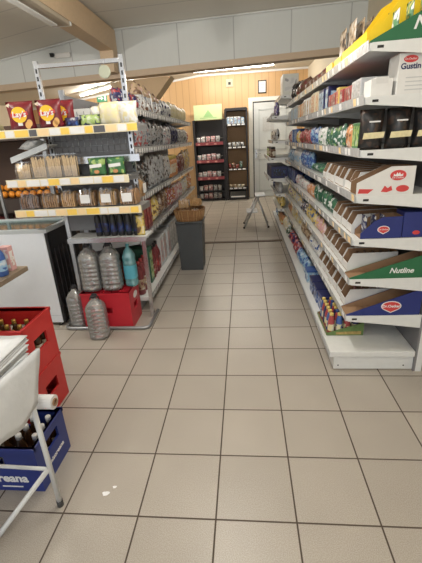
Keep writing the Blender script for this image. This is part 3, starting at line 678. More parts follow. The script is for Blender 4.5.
L_5 = [bt_('red syrup bottle', 'maroon', 'red', 'tan', .09, .32, 3), bx('green box', 'dark green', 'lime', 'white', .12, .26, .2, 1), bt_('red wine bottle', 'maroon', 'black', 'red', .085, .32, 4), bx('pale carton', 'silver', 'pink', 'white', .13, .24, .2, 3), bx('grey carton', 'grey', 'silver', 'white', .14, .26, .2, 4), bx('brown carton', 'brown', 'maroon', 'pink', .14, .28, .2, 4), bag('dark brown bag', 'dark brown', 'maroon', 'tan', .15, .25, .12, 9)]
HS = 1.0
for i, (sp, z) in enumerate(zip((L_TOP, L_2, L_3, L_4, L_5), LL + [.14])):
    run(UL, LLN[i], 'L', 2.06 if i != 2 else 2.30, 5.9, XLF, z + .0005, sp, bounds=(3.30, 4.62))

# ---------------------------------------------------------------- end display facing the camera
eu = tag(empty('display_stand', (-.36, 1.9, 0)), 'end display rack with yellow and white price strips and slotted chrome posts', 'display rack')
def slotted_post(x):
    b = MB().box((x-.016, -.012, .0), (x+.016, .012, 2.08), CHROME)
    z = .95
    while z < 2.05: b.box((x-.006, -.0135, z), (x+.006, -.0115, z+.028), SLOT); z += .05
    return b
slotted_post(-.325).build('post', eu); slotted_post(.315).build('post', eu)
MB().box((-.31, -.012, 2.03), (.30, .012, 2.06), CHROME, .003).build('top_bar', eu)
FY = 1.62 - 1.9
def tags_x(b, x0, x1, z0, z1, y, seq):
    x = x0; k = 0
    while x < x1-.03:
        w = (.075, .06, .10, .055, .08)[k % 5]; b.box((x, y-.0015, z0), (min(x+w, x1), y-.0003, z1), seq[k % len(seq)]); x += w+.008; k += 1
def eshelf(x0, x1, z, yf, seq, h=.052):
    s = MB().box((x0, yf+.004, z-.02), (x1, -.014, z-.001), GREY_METAL).build('shelf', eu)
    b = MB().box((x0, yf, z-h), (x1, yf+.004, z+.004), M('strip_pale', (.78, .70, .50), .4), .001)
    tags_x(b, x0+.01, x1, z-h+.006, z-.003, yf, seq); b.build('price_strip', s)
    for xx in (x0+.002, x1-.006): MB().prism([(yf+.006, z-.022), (-.014, z-.022), (-.014, z-.05), (yf+.006, z-.04)], 'x', xx, xx+.004, GREY_METAL).build('bracket', s)
    return s
eshelf(-.60, .45, 1.615, FY, (TAGY, TAGW, TAGY, TAGD, TAGO, TAGW))
eshelf(-.595, .345, 1.275, FY, (TAGW, TAGO, TAGW, TAGW, TAGY))
eshelf(-.585, .41, 1.05, FY, (TAGO, TAGY, TAGW, TAGW, TAGO, TAGY))
s = MB().box((-.305, -.125, 1.392), (.40, -.014, 1.41), GREY_METAL).box((-.305, -.13, 1.36), (.40, -.125, 1.41), CHROME).build('shelf', eu)
s = MB().box((-.24, -.22, .783), (.40, -.014, .80), WHITE_METAL).box((-.24, -.225, .765), (.40, -.22, .803), CHROME).build('shelf', eu)
MB().box((-.305, -.004, .82), (.295, .004, 1.60), BACKGREY).build('back_panel', eu)
# grid mesh behind the upper products
b = MB()
for k in range(13): b.tube([(-.29+k*.047, -.008, 1.43), (-.29+k*.047, -.008, 1.58)], .002, CHROME, 4)
for k in range(4): b.tube([(-.30, -.008, 1.44+k*.045), (.29, -.008, 1.44+k*.045)], .002, CHROME, 4)
b.build('grid', eu)
# floor tube with rounded corners
pts = [(-.404, .30, .016), (-.404, -.20, .016)] + [(-.404+.05*(1-math.cos(a)), -.20-.05*math.sin(a), .016) for a in (.4, .8, 1.2, 1.57)] + \
      [(.29+.05*math.sin(a), -.25+.05*(1-math.cos(a)), .016) for a in (0, .4, .8, 1.2, 1.57)] + [(.34, .10, .016)]
MB().tube(pts, .014, GREY_METAL, 10).build('floor_tube', eu)
# angled tray with white pack
r = tag(empty('display_tray', (-.80, 1.66, 1.418)), 'tilted grey tray holding a white wrapped loaf on the left of the end display', 'tray')
b = MB().prism([(-.10, -.002), (.18, .085), (.18, .095), (-.10, .008)], 'y', .02, .20, WHITE_METAL); b.prism([(-.11, -.024), (.19, .064), (.19, .104), (-.11, .016)], 'y', .012, .02, M('tray_grey', (.50, .53, .55), .35)); b.build('tray_plate', r)
bb = MB().prism([(-.06, -.05), (-.05, -.05), (.15, .07), (.14, .07)], 'y', .15, .16, GREY_METAL); MB().box((-.09, .10, -.14), (-.08, .11, .0), GREY_METAL).build('leg', r); MB().box((.16, .10, -.14), (.17, .11, .08), GREY_METAL).build('leg', r)
bb.bm.free()
r2 = mk_bag(.17, .15, .075, 'white', 'silver', 'white').build('wrapped_loaf', None); tag(r2, 'white wrapped loaf lying on the tilted grey tray, left end display', 'loaf')
r2.rotation_euler = (PI/2*.97, -.30, 0); r2.location = (-.775, 1.855, 1.513)
# Lay's bags
LAYM = M('lays_maroon', (.17, .012, .02), .3, var=.25, bump=.3, scale=18)
def lays():
    r = empty('crisp_bag'); w, h, d = .195, .19, .07
    mb = mk_bag(w, h, d, 'maroon', 'maroon', 'maroon'); mb.mats = [LAYM]; mb.build('bag_body', r)
    b = MB(); b.prism([(x, z+.10) for x, z in ellipse(.055, .052, 24)], 'y', -d/2-.0035, -d/2-.002, M('disc_yellow', (.90, .55, .03), .35)); b.build('yellow_disc', r)
    b = MB(); b.prism([(-.062, .088), (.0, .080), (.066, .10), (.06, .122), (0, .108), (-.058, .112)], 'y', -d/2-.005, -d/2-.0037, REDI); b.build('ribbon', r)
    text('lettering', "Lay's", .052, (0, -d/2-.0062, .102), FACE_END, TAGW, r, shear=.15, bold=.0012)
    for x, z in ((.062, .045), (.048, .03)):
        b = MB(); b.prism([(x+p, z+q) for p, q in ellipse(.02, .024, 12)], 'y', -d/2+.004-.004, -d/2+.006-.004, M('crisp_gold', (.75, .42, .14), .5)); b.build('printed_crisp', r)
    b = MB(); b.prism([(-.02, .03), (.012, .03), (.012, .05), (-.02, .05)], 'y', -d/2-.001, -d/2, TAGW); b.build('small_print', r)
    b = MB(); b.prism([(-w*.46, .165), (-w*.30, .178), (-w*.34, .15)], 'y', -.026, -.024, ink('cream')); b.build('corner_print', r)
    return r
L1Z = 1.6155
for x, y, a, lab in ((-.765, 1.70, .10, 'left of the two maroon crisp bags with yellow disc, top of end display'), (-.555, 1.705, -.05, 'right of the two maroon crisp bags with yellow disc, top of end display'), (-.50, 1.80, -.12, 'maroon crisp bag tucked behind the right-hand yellow disc bag')):
    tag(spawn('lays', lays, (x, y, L1Z), a), lab, 'crisps', 'maroon crisp bags')
UE = 'end display'
ELN = ['top shelf', 'second shelf', 'third shelf', 'fourth shelf']
# remaining top-shelf packs
run(UE, ELN[0], 'E', -.455, .1, 1.66, L1Z, [bag('navy snack bag', 'navy', 'blue', 'white', .10, .075, .06, 1), bag('green snack bag', 'lime', 'navy', 'white', .15, .085, .06, 1)])
run(UE, ELN[0], 'E', -.20, .1, 1.645, L1Z, [bag('pale yellow crisp bag', 'pale yellow', 'cream', 'white', .155, .155, .085, 1), bag('cream crisp bag', 'cream', 'pale yellow', 'navy', .13, .13, .075, 1)])
run(UE, ELN[0], 'E', -.30, .1, 1.75, L1Z, [bag('white crisp bag', 'white', 'pale yellow', 'cream', .17, .16, .07, 2)])
t = tag(empty('carton', (-1.80, 2.86, 1.6005)), 'pale yellow carton on top of the dark fruit rack', 'carton')
MB().box((-.09, -.1, 0), (.09, .1, .14), ink('pale yellow'), .005).build('box_body', t); MB().box((-.092, -.1025, .0), (.0915, -.1005, .06), ink('black')).build('printed_band', t)
# breadsticks and green bags
GOLD = M('breadstick', (.68, .50, .29), .7, var=.3, scale=70)
def sticks(w=.118, h=.185, d=.07):
    def f():
        r = empty('breadstick_pack'); rr = random.Random(5)
        for k in range(9):
            for row in (0, 1):
                x = (k-4)*w*.098; b = MB().tube([(x+rr.uniform(-.002, .002), (row-.5)*.03, .004), (x+rr.uniform(-.004, .004), (row-.5)*.03, h*(.78+.16*rr.random()))], .0048, GOLD, 6); b.build('breadstick', r)
        mk = MB(); n = 8; vs = []
        for z in (0.001, h*.5, h*.95, h):
            k = 1 if z < h*.9 else .93
            for x, y in ((-.5, -.5), (0, -.56), (.5, -.5), (.5, .5), (0, .55), (-.5, .5)): vs.append((x*w*k, y*d*k*(1 if z < h*.94 else .4), z))
        mk.faces(vs, [(i*6+k, i*6+(k+1) % 6, (i+1)*6+(k+1) % 6, (i+1)*6+k) for i in range(3) for k in range(6)] + [(5, 4, 3, 2, 1, 0)], film()); mk.build('wrapper', r)
        return r
    return f
for k, x in enumerate((-.835, -.71, -.59, -.47)):
    r = spawn('sticks' + str(k == 0), sticks(h=.125 if k == 0 else .168), (x, 1.70, 1.2755), 0); tag(r, 'clear pack of breadsticks, %s from left on second shelf of end display' % nth(k+1), 'breadsticks', 'breadstick packs on the end display')
GRB = bag('green crisp bag', 'green', 'lime', 'dark green', .135, .115, .07, 2)
def greenbag():
    r = empty('crisp_bag'); mk_bag(.135, .125, .07, 'green', 'lime', 'green').build('bag_body', r)
    b = MB(); b.prism([(-.045, .055), (.045, .062), (.045, .085), (-.045, .078)], 'y', -.039, -.0375, TAGW); b.build('white_lettering_band', r)
    b = MB(); b.prism([(x, z+.028) for x, z in ellipse(.02, .014, 10)], 'y', -.032, -.030, ink('orange')); b.build('printed_food', r)
    return r
for x, lab in ((-.265, 'left of two bright green crisp bags on second shelf of end display'), (-.122, 'right of two bright green crisp bags on second shelf of end display')):
    tag(spawn('gb', greenbag, (x, 1.70, 1.2755), 0), lab, 'crisps', 'green crisp bags on the end display')
# bread packs on the third shelf
x = -.925
for k, (w, br, lb, look) in enumerate(((.16, 'choc', 0, 'dark swirl'), (.15, 'brown', 0, 'brown'), (.12, 'golden', 0, 'golden'), (.15, 'brown', 1, 'brown'), (.15, 'golden', 1, 'golden'), (.15, 'brown', 1, 'brown'))):
    r = P_loaf('bread_pack', w, .17 if k > 1 else .155, .15, br, lb)(); r.location = (x+w/2, 1.735, 1.0505)
    tag(r, 'wrapped %s bread%s, %s from left, third shelf of end display' % (look, ' with white label' if lb else '', nth(k+1)), 'bread', 'wrapped bread on the end display'); x += w+.012
for k, (yy, lab) in enumerate(((2.135, 'golden bread in clear wrapper at near end of left aisle shelving, third shelf'),)):
    r = P_loaf('bread_pack', .20, .21, .17, 'golden', 1)(); r.location = (-.135, yy, 1.0455); r.rotation_euler = (0, 0, PI/2); tag(r, lab, 'bread')
# blue bottles on the fourth shelf
for k in range(6):
    q = spawn('bluebottle', P_bottle('bottle', .052, .225, ink('black'), ink('navy'), printed('navy', 'black', 'blue'), .4), (-.36+k*.062, 1.76, .8005), 0)
    tag(q, 'dark blue bottle, %s from left on fourth shelf of end display' % nth(k+1), 'bottle', 'dark blue bottles on the end display')
tag(spawn('orangepack', P_bag('food_bag', .07, .16, .04, 'yellow', 'brown', 'white'), (-.01, 1.74, .8005), 0), 'yellow pack right of the dark blue bottles on the end display', 'bag')

# crates
def crate(w, d, h, m, hole_w=.11, hole_h=.055, hz=None, front_hole=True, grid=0, name='drink_crate'):
    r = empty(name); t = .012; hz = hz or h*.72
    b = MB().box((-w/2, -d/2, 0), (w/2, d/2, .012), m)
    def wall(L, put):
        hw = min(hole_w, L*.5)/2
        for a0, z0, a1, z1 in ((-L/2, .012, -hw, h), (hw, .012, L/2, h), (-hw, .012, hw, hz-hole_h/2), (-hw, hz+hole_h/2, hw, h)): put(a0, z0, a1, z1)
    for s in (-1, 1):
        wall(d, lambda a0, z0, a1, z1: b.box((min(s*w/2, s*(w/2-t)), a0, z0), (max(s*w/2, s*(w/2-t)), a1, z1), m))
        wall(w-2*t, lambda a0, z0, a1, z1: b.box((a0, min(s*d/2, s*(d/2-t)), z0), (a1, max(s*d/2, s*(d/2-t)), z1), m))
    # rim and corner pillars
    for s in (-1, 1):
        b.box((-w/2-.004, min(s*(d/2-t), s*(d/2+.004)), h-.02), (w/2+.004, max(s*(d/2-t), s*(d/2+.004)), h), m)
        b.box((min(s*(w/2-t), s*(w/2+.004)), -d/2, h-.02), (max(s*(w/2-t), s*(w/2+.004)), d/2, h), m)
    b.build('crate_body', r)
    g = MB(); gh = grid or .08
    for k in range(1, 5): g.box((-w/2+t+(w-2*t)*k/5-.002, -d/2+t, .0125), (-w/2+t+(w-2*t)*k/5+.002, d/2-t, gh), m)
    for k in range(1, 4): g.box((-w/2+t, -d/2+t+(d-2*t)*k/4-.002, .0125), (w/2-t, -d/2+t+(d-2*t)*k/4+.002, gh), m)
    g.build('divider', r)
    return r
REDC = M('crate_red', (.50, .022, .022), .38, var=.1, scale=6); REDD = M('crate_red_deep', (.50, .02, .035), .4, var=.1, scale=6)
BLUC = M('crate_blue', (.018, .035, .20), .38, var=.1, scale=6)
r = crate(.42, .285, .33, REDD, grid=.3285, hz=.17, hole_w=.10); r.location = (-.372, 1.812, 0.001)
tag(r, 'deep red drink crate under the large water bottles of the end display', 'crate')
b = MB(); b.prism([(x, z) for x, z in ellipse(.055, .03)], 'x', .2103, .2115, TAGW); b.build('emblem', r, (0, .02, .255))
BB = r
# water bottles
CLEAR = plastic_clear('clear_bottle', (1, 1, 1), .78); TURQ = plastic_clear('turquoise_bottle', (.25, .70, .78), .45)
BLKCAP = M('cap_black', (.02, .02, .025), .4)
def water(w, h, body, cap=BLKCAP, lab=None, handle=True):
    def f():
        r = empty('water_bottle'); R = w/2; prof = [(R*.80, 0), (R*.97, h*.02)]
        for k in range(6):
            z = h*(.06+k*.095); prof += [(R, z), (R, z+h*.055), (R*.93, z+h*.075)]
        prof += [(R, h*.66), (R*.96, h*.74), (R*.62, h*.85), (R*.26, h*.91), (R*.24, h*.945)]
        MB().lathe(prof, body, 20, sq=3.2).build('bottle_body', r)
        MB().lathe([(R*.29, h*.945), (R*.29, h*.995), (R*.25, h)], cap, 12).build('cap', r)
        if handle:
            b = MB().tube([(-R*.45, 0, h*.905), (-R*.30, 0, h*.955), (-R*.05, 0, h*1.03), (R*.28, 0, h*1.025), (R*.42, 0, h*.96), (R*.48, 0, h*.905)], .0055, cap, 6); b.build('carry_handle', r)
        if lab: MB().lathe([(R*1.015, h*.2), (R*1.015, h*.52)], lab, 20, sq=3.2, cap=False).build('bottle_label', r)
        return r
    return f
ZT = .332
tag(spawn('w5', water(.168, .40, CLEAR), (-.50, 1.775, ZT), 0), 'large clear water bottle at left on the deep red crate', 'water bottle', 'large clear water bottles')
tag(spawn('w5', None, (-.340, 1.925, ZT), 0) if 0 else spawn('w5', None, (-.325, 1.79, ZT), 0), 'large clear water bottle standing right of another on the deep red crate', 'water bottle', 'large clear water bottles')
tag(spawn('w5b', water(.16, .37, CLEAR), (-.41, 1.545, 0.001), .1), 'clear water bottle on the floor in front of the deep red crate', 'water bottle', 'large clear water bottles')
tag(spawn('w5c', water(.142, .375, CLEAR), (-.668, 1.745, 0.001), 0), 'clear water bottle on the floor between fridge and deep red crate', 'water bottle', 'large clear water bottles')
tag(spawn('wt', water(.105, .37, TURQ, ink('turquoise'), M('label_turquoise', (.10, .42, .55), .4), False), (-.178, 1.85, ZT), 0), 'turquoise bottle with blue label at right on the deep red crate', 'bottle')
YOIL = M('oil_yellow', (.62, .40, .04), .2)
tag(spawn('oil', P_bottle('bottle', .085, .30, YOIL, ink('yellow'), printed('pale yellow', 'orange'), .3), (-.285, 2.10, .1405), 0), 'tall yellow oil bottle behind the turquoise bottle, left of dark red bottles', 'bottle')
for k in range(3):
    tag(spawn('redb', P_bottle('bottle', .08, .31, ink('maroon'), ink('black'), printed('red', 'maroon', 'tan'), .32), (-.40+k*.0, 2.08+k*.10, .1405), 0), 'dark red bottle on bottom left shelf, %s from the end display, behind the oil bottle' % nth(k+1), 'bottle', 'dark red bottles behind the oil bottle')

# ---------------------------------------------------------------- fridge, fruit rack at far left
fr = tag(empty('display_cooler', (-1.22, 2.0, 0)), 'low white display cooler with black glass front and glass top', 'fridge')
WF = M('fridge_white', (.74, .78, .84), .3, var=.02); BF = M('fridge_black', (.012, .012, .014), .15)
MB().box((-.46, -.265, .03), (.40, .265, .845), WF, .006).build('cabinet', fr)
MB().box((.40, -.262, .03), (.425, .262, .84), BF, .003).build('front_panel', fr)
b = MB()
for k in range(6): b.box((.4255, -.20+k*.07, .15), (.428, -.19+k*.07, .70), M('grille', (.045, .045, .05), .5))
b.build('grille', fr)
b = MB().box((-.46, -.265, .8455), (.425, -.225, .875), M('fridge_frame', (.52, .56, .58), .35)).box((-.46, .225, .8455), (.425, .265, .875), MC['fridge_frame']).box((-.46, -.225, .8455), (-.42, .225, .875), MC['fridge_frame']).box((.385, -.225, .8455), (.425, .225, .875), MC['fridge_frame'])
b.build('lid_frame', fr)
MB().box((-.42, -.225, .85), (.385, .225, .862), M('fridge_glass', (.10, .16, .16), .08)).build('glass_lid', fr)
for sx in (-.42, .36):
    for sy in (-.24, .22): MB().lathe([(.02, 0), (.02, .0295)], SLOT, 8, c=(sx, sy, 0)).build('foot', fr)
MB().box((-.30, -.2665, .10), (.395, -.2652, .104), M('fridge_seam', (.5, .54, .6), .4)).build('panel_seam', fr)
fk = tag(empty('fruit_rack', (-1.75, 3.0, 0)), 'dark fruit rack behind the white cooler holding oranges', 'rack')
for x in (-.75, .55): 
    for y in (-.25, .25): MB().box((x-.02, y-.02, 0), (x+.02, y+.02, 1.579), GREY_METAL).build('post', fk)
for z in (.60, .90, 1.60): MB().box((-.73, -.27, z-.02), (.53, .27, z), M('rack_dark', (.05, .035, .03), .6)).build('shelf', fk)
b = MB().box((-.74, -.285, .86), (.56, -.272, 1.0), MC['rack_dark']); b.build('front_board', fk)
MB().box((-.73, -.085, .9005), (.53, .265, .985), MC['rack_dark']).build('step', fk); MB().box((-.73, .0, .9855), (.53, .265, 1.05), MC['rack_dark']).build('step', fk)
MB().box((-.74, .272, .0), (.56, .285, 1.75), M('rack_back', (.10, .06, .045), .6)).build('back_panel', fk)
ORM = M('orange_peel', (.80, .30, .03), .45, bump=.2, scale=90); ORD = M('orange_stem', (.12, .16, .04), .7)
def orange():
    r = empty('orange'); R = .038
    MB().lathe([(R*math.sin(a), R*(1-math.cos(a))) for a in (.05, .4, .8, 1.2, 1.57, 2.0, 2.4, 2.8, 3.09)], ORM, 12).build('peel', r)
    MB().lathe([(.006, 2*R-.001), (.004, 2*R+.001)], ORD, 6).build('stem_scar', r); return r
n = 0
for j in range(4):
    for i in range(14):
        q = spawn('orange', orange, (-2.40+i*.085+random.uniform(-.002, .002), (2.775, 2.855, 2.958, 3.045)[j], (.9005, .9005, .986, 1.051)[j]), random.random()*6)
        tag(q, 'loose orange, %s row from front, %s from left on the dark fruit rack' % (nth(j+1), nth(i+1)), 'orange', 'oranges on the fruit rack')
for k in range(6):
    q = spawn('redpack', P_bag('food_bag', .15, .2, .09, 'maroon', 'red', 'brown'), (-2.35+k*.2, 2.92, .6005), 0); tag(q, 'maroon food bag, %s from left on lower shelf of dark fruit rack' % nth(k+1), 'bag', 'maroon bags in the fruit rack')
for k in range(3):
    q = empty('frame_post', (-1.36-k*.03, 2.55, 0)) if 0 else None
t = tag(empty('clothes_rail', (-1.55, 2.45, 0)) if 0 else empty('metal_stand', (-1.60, 2.45, 0)), 'thin grey metal stand at far left behind the cooler', 'stand')
MB().box((.0, -.012, 0), (.025, .012, 1.62), GREY_METAL).build('post', t); MB().box((-.2, -.012, 0), (-.175, .012, 1.62), GREY_METAL).build('post', t); MB().box((-.175, -.012, 1.55), (.0, .012, 1.575), GREY_METAL).build('cross_bar', t)

# ---------------------------------------------------------------- counter, beer crates, bag stand in the left foreground
WOODT = M('counter_wood', (.22, .17, .12), .45, var=.3, scale=9)
t = tag(empty('counter_table', (-1.15, .30, 0)), 'wooden counter corner with bottles at left edge of photo', 'counter')
MB().box((-.6, -.8, .77), (.59, .73, .80), WOODT, .003).build('counter_top', t)
MB().box((-.6, -.8, .72), (.585, .725, .7695), M('counter_edge', (.40, .29, .17), .5, var=.2)).build('edge_band', t) if 0 else None
for sx, sy in ((-.55, -.75), (-.55, .67), (.50, -.75)): MB().box((sx, sy, 0), (sx+.05, sy+.05, .7695), GREY_METAL).build('leg', t)
q = P_bottle('bottle', .08, .20, ink('blue'), ink('white'), printed('light blue', 'blue'), .4)(); q.location = (-.62, .86, .8005); tag(q, 'blue bottle standing on the wooden counter at left edge', 'bottle')
q = P_box('drink_carton', .06, .15, .05, 'pink', 'white', 'red')(); q.location = (-.63, .96, .8005); tag(q, 'pink and white carton standing on the wooden counter behind a blue bottle', 'carton')
# red crates
BEERM = M('beer_glass', (.045, .02, .008), .12); GCAP = M('cap_gold', (.62, .40, .10), .3, .6)
ca = crate(.42, .30, .305, REDC, hz=.16, hole_w=.13, hole_h=.075); ca.location = (-.56, .665, .001); tag(ca, 'lower of two stacked red beer crates in the left foreground', 'crate', 'red beer crates')
cb_ = copy_tree(ca); cb_.location = (-.56, .665, .3075); tag(cb_, 'upper of two stacked red beer crates with brown bottles inside', 'crate', 'red beer crates')
for j in range(4):
    for i in range(5):
        xx = -.56-.198+.396/5*(i+.5); yy = .665-.138+.276/4*(j+.5)
        q = spawn('beer', P_bottle('beer_bottle', .058, .235, BEERM, GCAP, printed('cream', 'brown'), .38), (xx, yy, .3075+.0125), 0)
        tag(q, 'brown beer bottle, %s row from front, %s from left in the upper red crate' % (nth(j+1), nth(i+1)), 'bottle', 'brown bottles in the upper red crate')
# blue crate with bottles
cc = crate(.44, .27, .255, BLUC, hz=.175, hole_w=.13, hole_h=.06); cc.location = (-.355, .235, .001); tag(cc, 'navy blue beer crate with white old-style lettering under the bag stand', 'crate')
text('lettering', 'Timisoreana', .066, (-.01, -.1365, .078), FACE_END, TAGW, cc, bold=.0022)
MB().box((.02, -.1375, .025), (.12, -.1352, .031), TAGW).build('small_print', cc)
text('side_lettering', 'Timisoreana', .034, (.2215, 0, .085), SIDE_TXT, TAGW, cc, bold=.0008)
GLG = M('bottle_pale', (.42, .42, .36), .15)
for j in range(3):
    for i in range(5):
        q = spawn('pale', P_bottle('beer_bottle', .058, .225, BEERM, ink('white'), printed('white', 'red', 'silver'), .42), (-.355-.208+.416/5*(i+.5), .235-.123+.246/4*(j+1.5), .0135), 0)
        tag(q, 'dark bottle with white cap, %s row from front, %s from left in blue crate' % (nth(j+1), nth(i+1)), 'bottle', 'bottles in the blue crate')
# folding stand with carrier bags
SM = M('stand_white', (.62, .63, .63), .4)
st = tag(empty('bag_stand', (-.03, .037, 0)), 'white metal folding stand carrying plastic bags in the left foreground', 'stand')
def bar(p, q, r=.011): return MB().tube([p, q], r, SM, 8)
bar((0, 0, .014), (0, 0, .70)).build('leg', st)
bar((-.005, 0, .22), (-.20, -.21, .012)).build('leg', st)
bar((-.012, .0, .215), (-.52, .0, .235), .008).build('cross_bar', st)
bar((-.52, 0, .012), (-.52, 0, .70)).build('leg', st)
MB().lathe([(.014, 0), (.014, .03)], M('foot_cap', (.05, .05, .05), .6), 10).build('rubber_foot', st)
MB().box((-.54, -.42, .70), (.0, .105, .712), SM, .003).build('top_plate', st)
MB().box((-.278, .055, .505), (-.268, .071, .6995), SM).build('roll_hook', st)
MB().tube([(-.30, .063, .515), (.05, .063, .515)], .006, SM, 8).build('roll_rod', st)
# pile of white bags
BAGM = M('plastic_bag_white', (.62, .645, .68), .4, var=.12, bump=.6, scale=14)
n = 0; z = .7505
for k in range(7):
    mb = MB(); nx, ny = 14, 10; vs = []; rr = random.Random(40+k)
    x0, x1 = -.55+.02*rr.random(), -.035+.004*k*rr.random(); y0, y1 = -.37, .105+.012*rr.random(); th = .006+.004*rr.random()
    a = rr.uniform(-.05, .05)
    for top in (0, 1):
        for j in range(ny+1):
            for i in range(nx+1):
                X = x0+(x1-x0)*i/nx; Y = y0+(y1-y0)*j/ny
                zz = z + top*th*(1 if 0 < i < nx and 0 < j < ny else .3) + (rr.uniform(0, .002) if top else 0)
                vs.append((X+a*(Y+.12), Y-a*(X+.3), zz))
    q = (nx+1)*(ny+1)
    fs = [(s*q+j*(nx+1)+i, s*q+j*(nx+1)+i+1, s*q+(j+1)*(nx+1)+i+1, s*q+(j+1)*(nx+1)+i) for s in (0, 1) for j in range(ny) for i in range(nx)]
    for i in range(nx): fs += [(i, i+1, q+i+1, q+i), (ny*(nx+1)+i, ny*(nx+1)+i+1, q+ny*(nx+1)+i+1, q+ny*(nx+1)+i)]
    for j in range(ny): fs += [(j*(nx+1), (j+1)*(nx+1), q+(j+1)*(nx+1), q+j*(nx+1)), (j*(nx+1)+nx, (j+1)*(nx+1)+nx, q+(j+1)*(nx+1)+nx, q+j*(nx+1)+nx)]
    mb.faces(vs, fs, BAGM, True)
    o = mb.build('plastic_bag'); z += th+.0025
    tag(o, 'flat white plastic bag, %s from bottom of the pile on the white stand' % nth(k+1), 'bag', 'flat white plastic bags piled on the stand')
# bag hanging over the right side
mb = MB(); nx, nz = 12, 8; vs = []; rr = random.Random(4)
for side in (0, 1):
    for j in range(nz+1):
        for i in range(nx+1):
            v = j/nz; Y = -.40+(.53-.10*v)*i/nx; bulge = .03*math.sin(PI*i/nx)*math.sin(PI*v*.9)+.006*math.sin(i*2.1+j)
            vs.append((-.015+side*(.014+bulge*.25)+.002*v, Y, (.80-.05*i/nx)-.20*v-(.05*v*math.sin(i*.9)*.3)))
q = (nx+1)*(nz+1)
fs = [(s*q+j*(nx+1)+i, s*q+j*(nx+1)+i+1, s*q+(j+1)*(nx+1)+i+1, s*q+(j+1)*(nx+1)+i) for s in (0, 1) for j in range(nz) for i in range(nx)]
for i in range(nx): fs += [(i, i+1, q+i+1, q+i), (nz*(nx+1)+i, nz*(nx+1)+i+1, q+nz*(nx+1)+i+1, q+nz*(nx+1)+i)]
for j in range(nz): fs += [(j*(nx+1), (j+1)*(nx+1), q+(j+1)*(nx+1), q+j*(nx+1)), (j*(nx+1)+nx, (j+1)*(nx+1)+nx, q+(j+1)*(nx+1)+nx, q+j*(nx+1)+nx)]
mb.faces(vs, fs, BAGM, True); o = mb.build('plastic_bag'); tag(o, 'white plastic bag bundle hanging down the side of the white stand', 'bag')
HANG = o
t = tag(empty('bag_roll', (-.128, .10, .515)), 'roll of thin white plastic bags with cardboard core below the bag pile', 'bag roll')
RM = M('roll_film', (.62, .62, .63), .35, var=.1)
seg = 18; b = MB(); vs = []
for x, r_ in ((-.17, .030), (.15, .030), (.15, .016), (-.17, .016)):
    for k in range(seg): a = 2*PI*k/seg; vs.append((x, r_*math.cos(a), r_*math.sin(a)))
b.faces(vs, [(i*seg+k, i*seg+(k+1) % seg, ((i+1) % 4)*seg+(k+1) % seg, ((i+1) % 4)*seg+k) for i in range(4) for k in range(seg)], RM, False); b.build('film', t)
b = MB(); vs = []
for x, r_ in ((-.175, .0158), (.156, .0158), (.156, .012), (-.175, .012)):
    for k in range(seg): a = 2*PI*k/seg; vs.append((x, r_*math.cos(a), r_*math.sin(a)))
b.faces(vs, [(i*seg+k, i*seg+(k+1) % seg, ((i+1) % 4)*seg+(k+1) % seg, ((i+1) % 4)*seg+k) for i in range(4) for k in range(seg)], KRAFT); b.build('core', t)
# small white discs painting a reflected highlight on the floor tile
for k, (x, y, a, lab) in enumerate(((.155, .10, .016, 'larger painted highlight spot on the floor tile near the bag stand'), (.185, .135, .009, 'smaller painted highlight spot right of the larger one on the floor tile'))):
    b = MB(); b.prism([(a*(1+.25*math.sin(3*tt))*math.cos(tt), a*.8*(1+.2*math.sin(2*tt+1))*math.sin(tt)) for tt in [2*PI*i/14 for i in range(14)]], 'z', 0, .0012, M('painted_highlight', (.85, .85, .86), .1)); o = b.build('highlight_spot', None, (x, y, .0005)); tag(o, lab, 'highlight')

# ---------------------------------------------------------------- bin with basket of bread
GB = M('bin_grey', (.055, .06, .065), .45)
t = tag(empty('waste_bin', (.158, 3.28, 0)), 'tall square dark grey bin standing in the aisle at left', 'bin')
MB().prism([(-.135, 0.001), (.135, 0.001), (.155, .575), (-.155, .575)], 'y', -.14, .14, GB).build('bin_body', t)
MB().box((-.162, -.158, .5752), (.162, .158, .60), GB, .005).build('rim', t)
MB().box((-.05, -.1605, .583), (.05, -.1582, .592), SLOT).build('slot', t)
WK = M('wicker', (.26, .13, .05), .7, var=.5, bump=1, scale=80)
k = tag(empty('wicker_basket', (.158, 3.28, .6005)), 'brown wicker basket of wrapped rolls standing on the dark grey bin', 'basket')
b = MB(); n = 28
ringo = [(.165*math.copysign(abs(math.cos(a))**.6, math.cos(a)), .16*math.copysign(abs(math.sin(a))**.6, math.sin(a))) for a in [2*PI*i/n for i in range(n)]]
vs = []
for z, s in ((0, .92), (.05, 1.0), (.125, 1.08), (.125, 1.02), (.05, .94), (.012, .88)): vs += [(x*s, y*s, z) for x, y in ringo]
b.faces(vs, [(i*n+q, i*n+(q+1) % n, (i+1)*n+(q+1) % n, (i+1)*n+q) for i in range(5) for q in range(n)] + [tuple(range(n)), tuple(range(5*n, 6*n))], WK); b.build('basket_body', k)
b = MB(); b.tube([(x*1.06, y*1.06, .126) for x, y in ringo], .009, WK, 6, True); b.build('rim', k)
for i in range(0, n): MB().tube([(ringo[i][0]*.935, ringo[i][1]*.935, .003), (ringo[i][0]*1.01, ringo[i][1]*1.01, .05), (ringo[i][0]*1.09, ringo[i][1]*1.09, .124)], .004, M('wicker_light', (.42, .25, .11), .7), 5).build('stake', k)
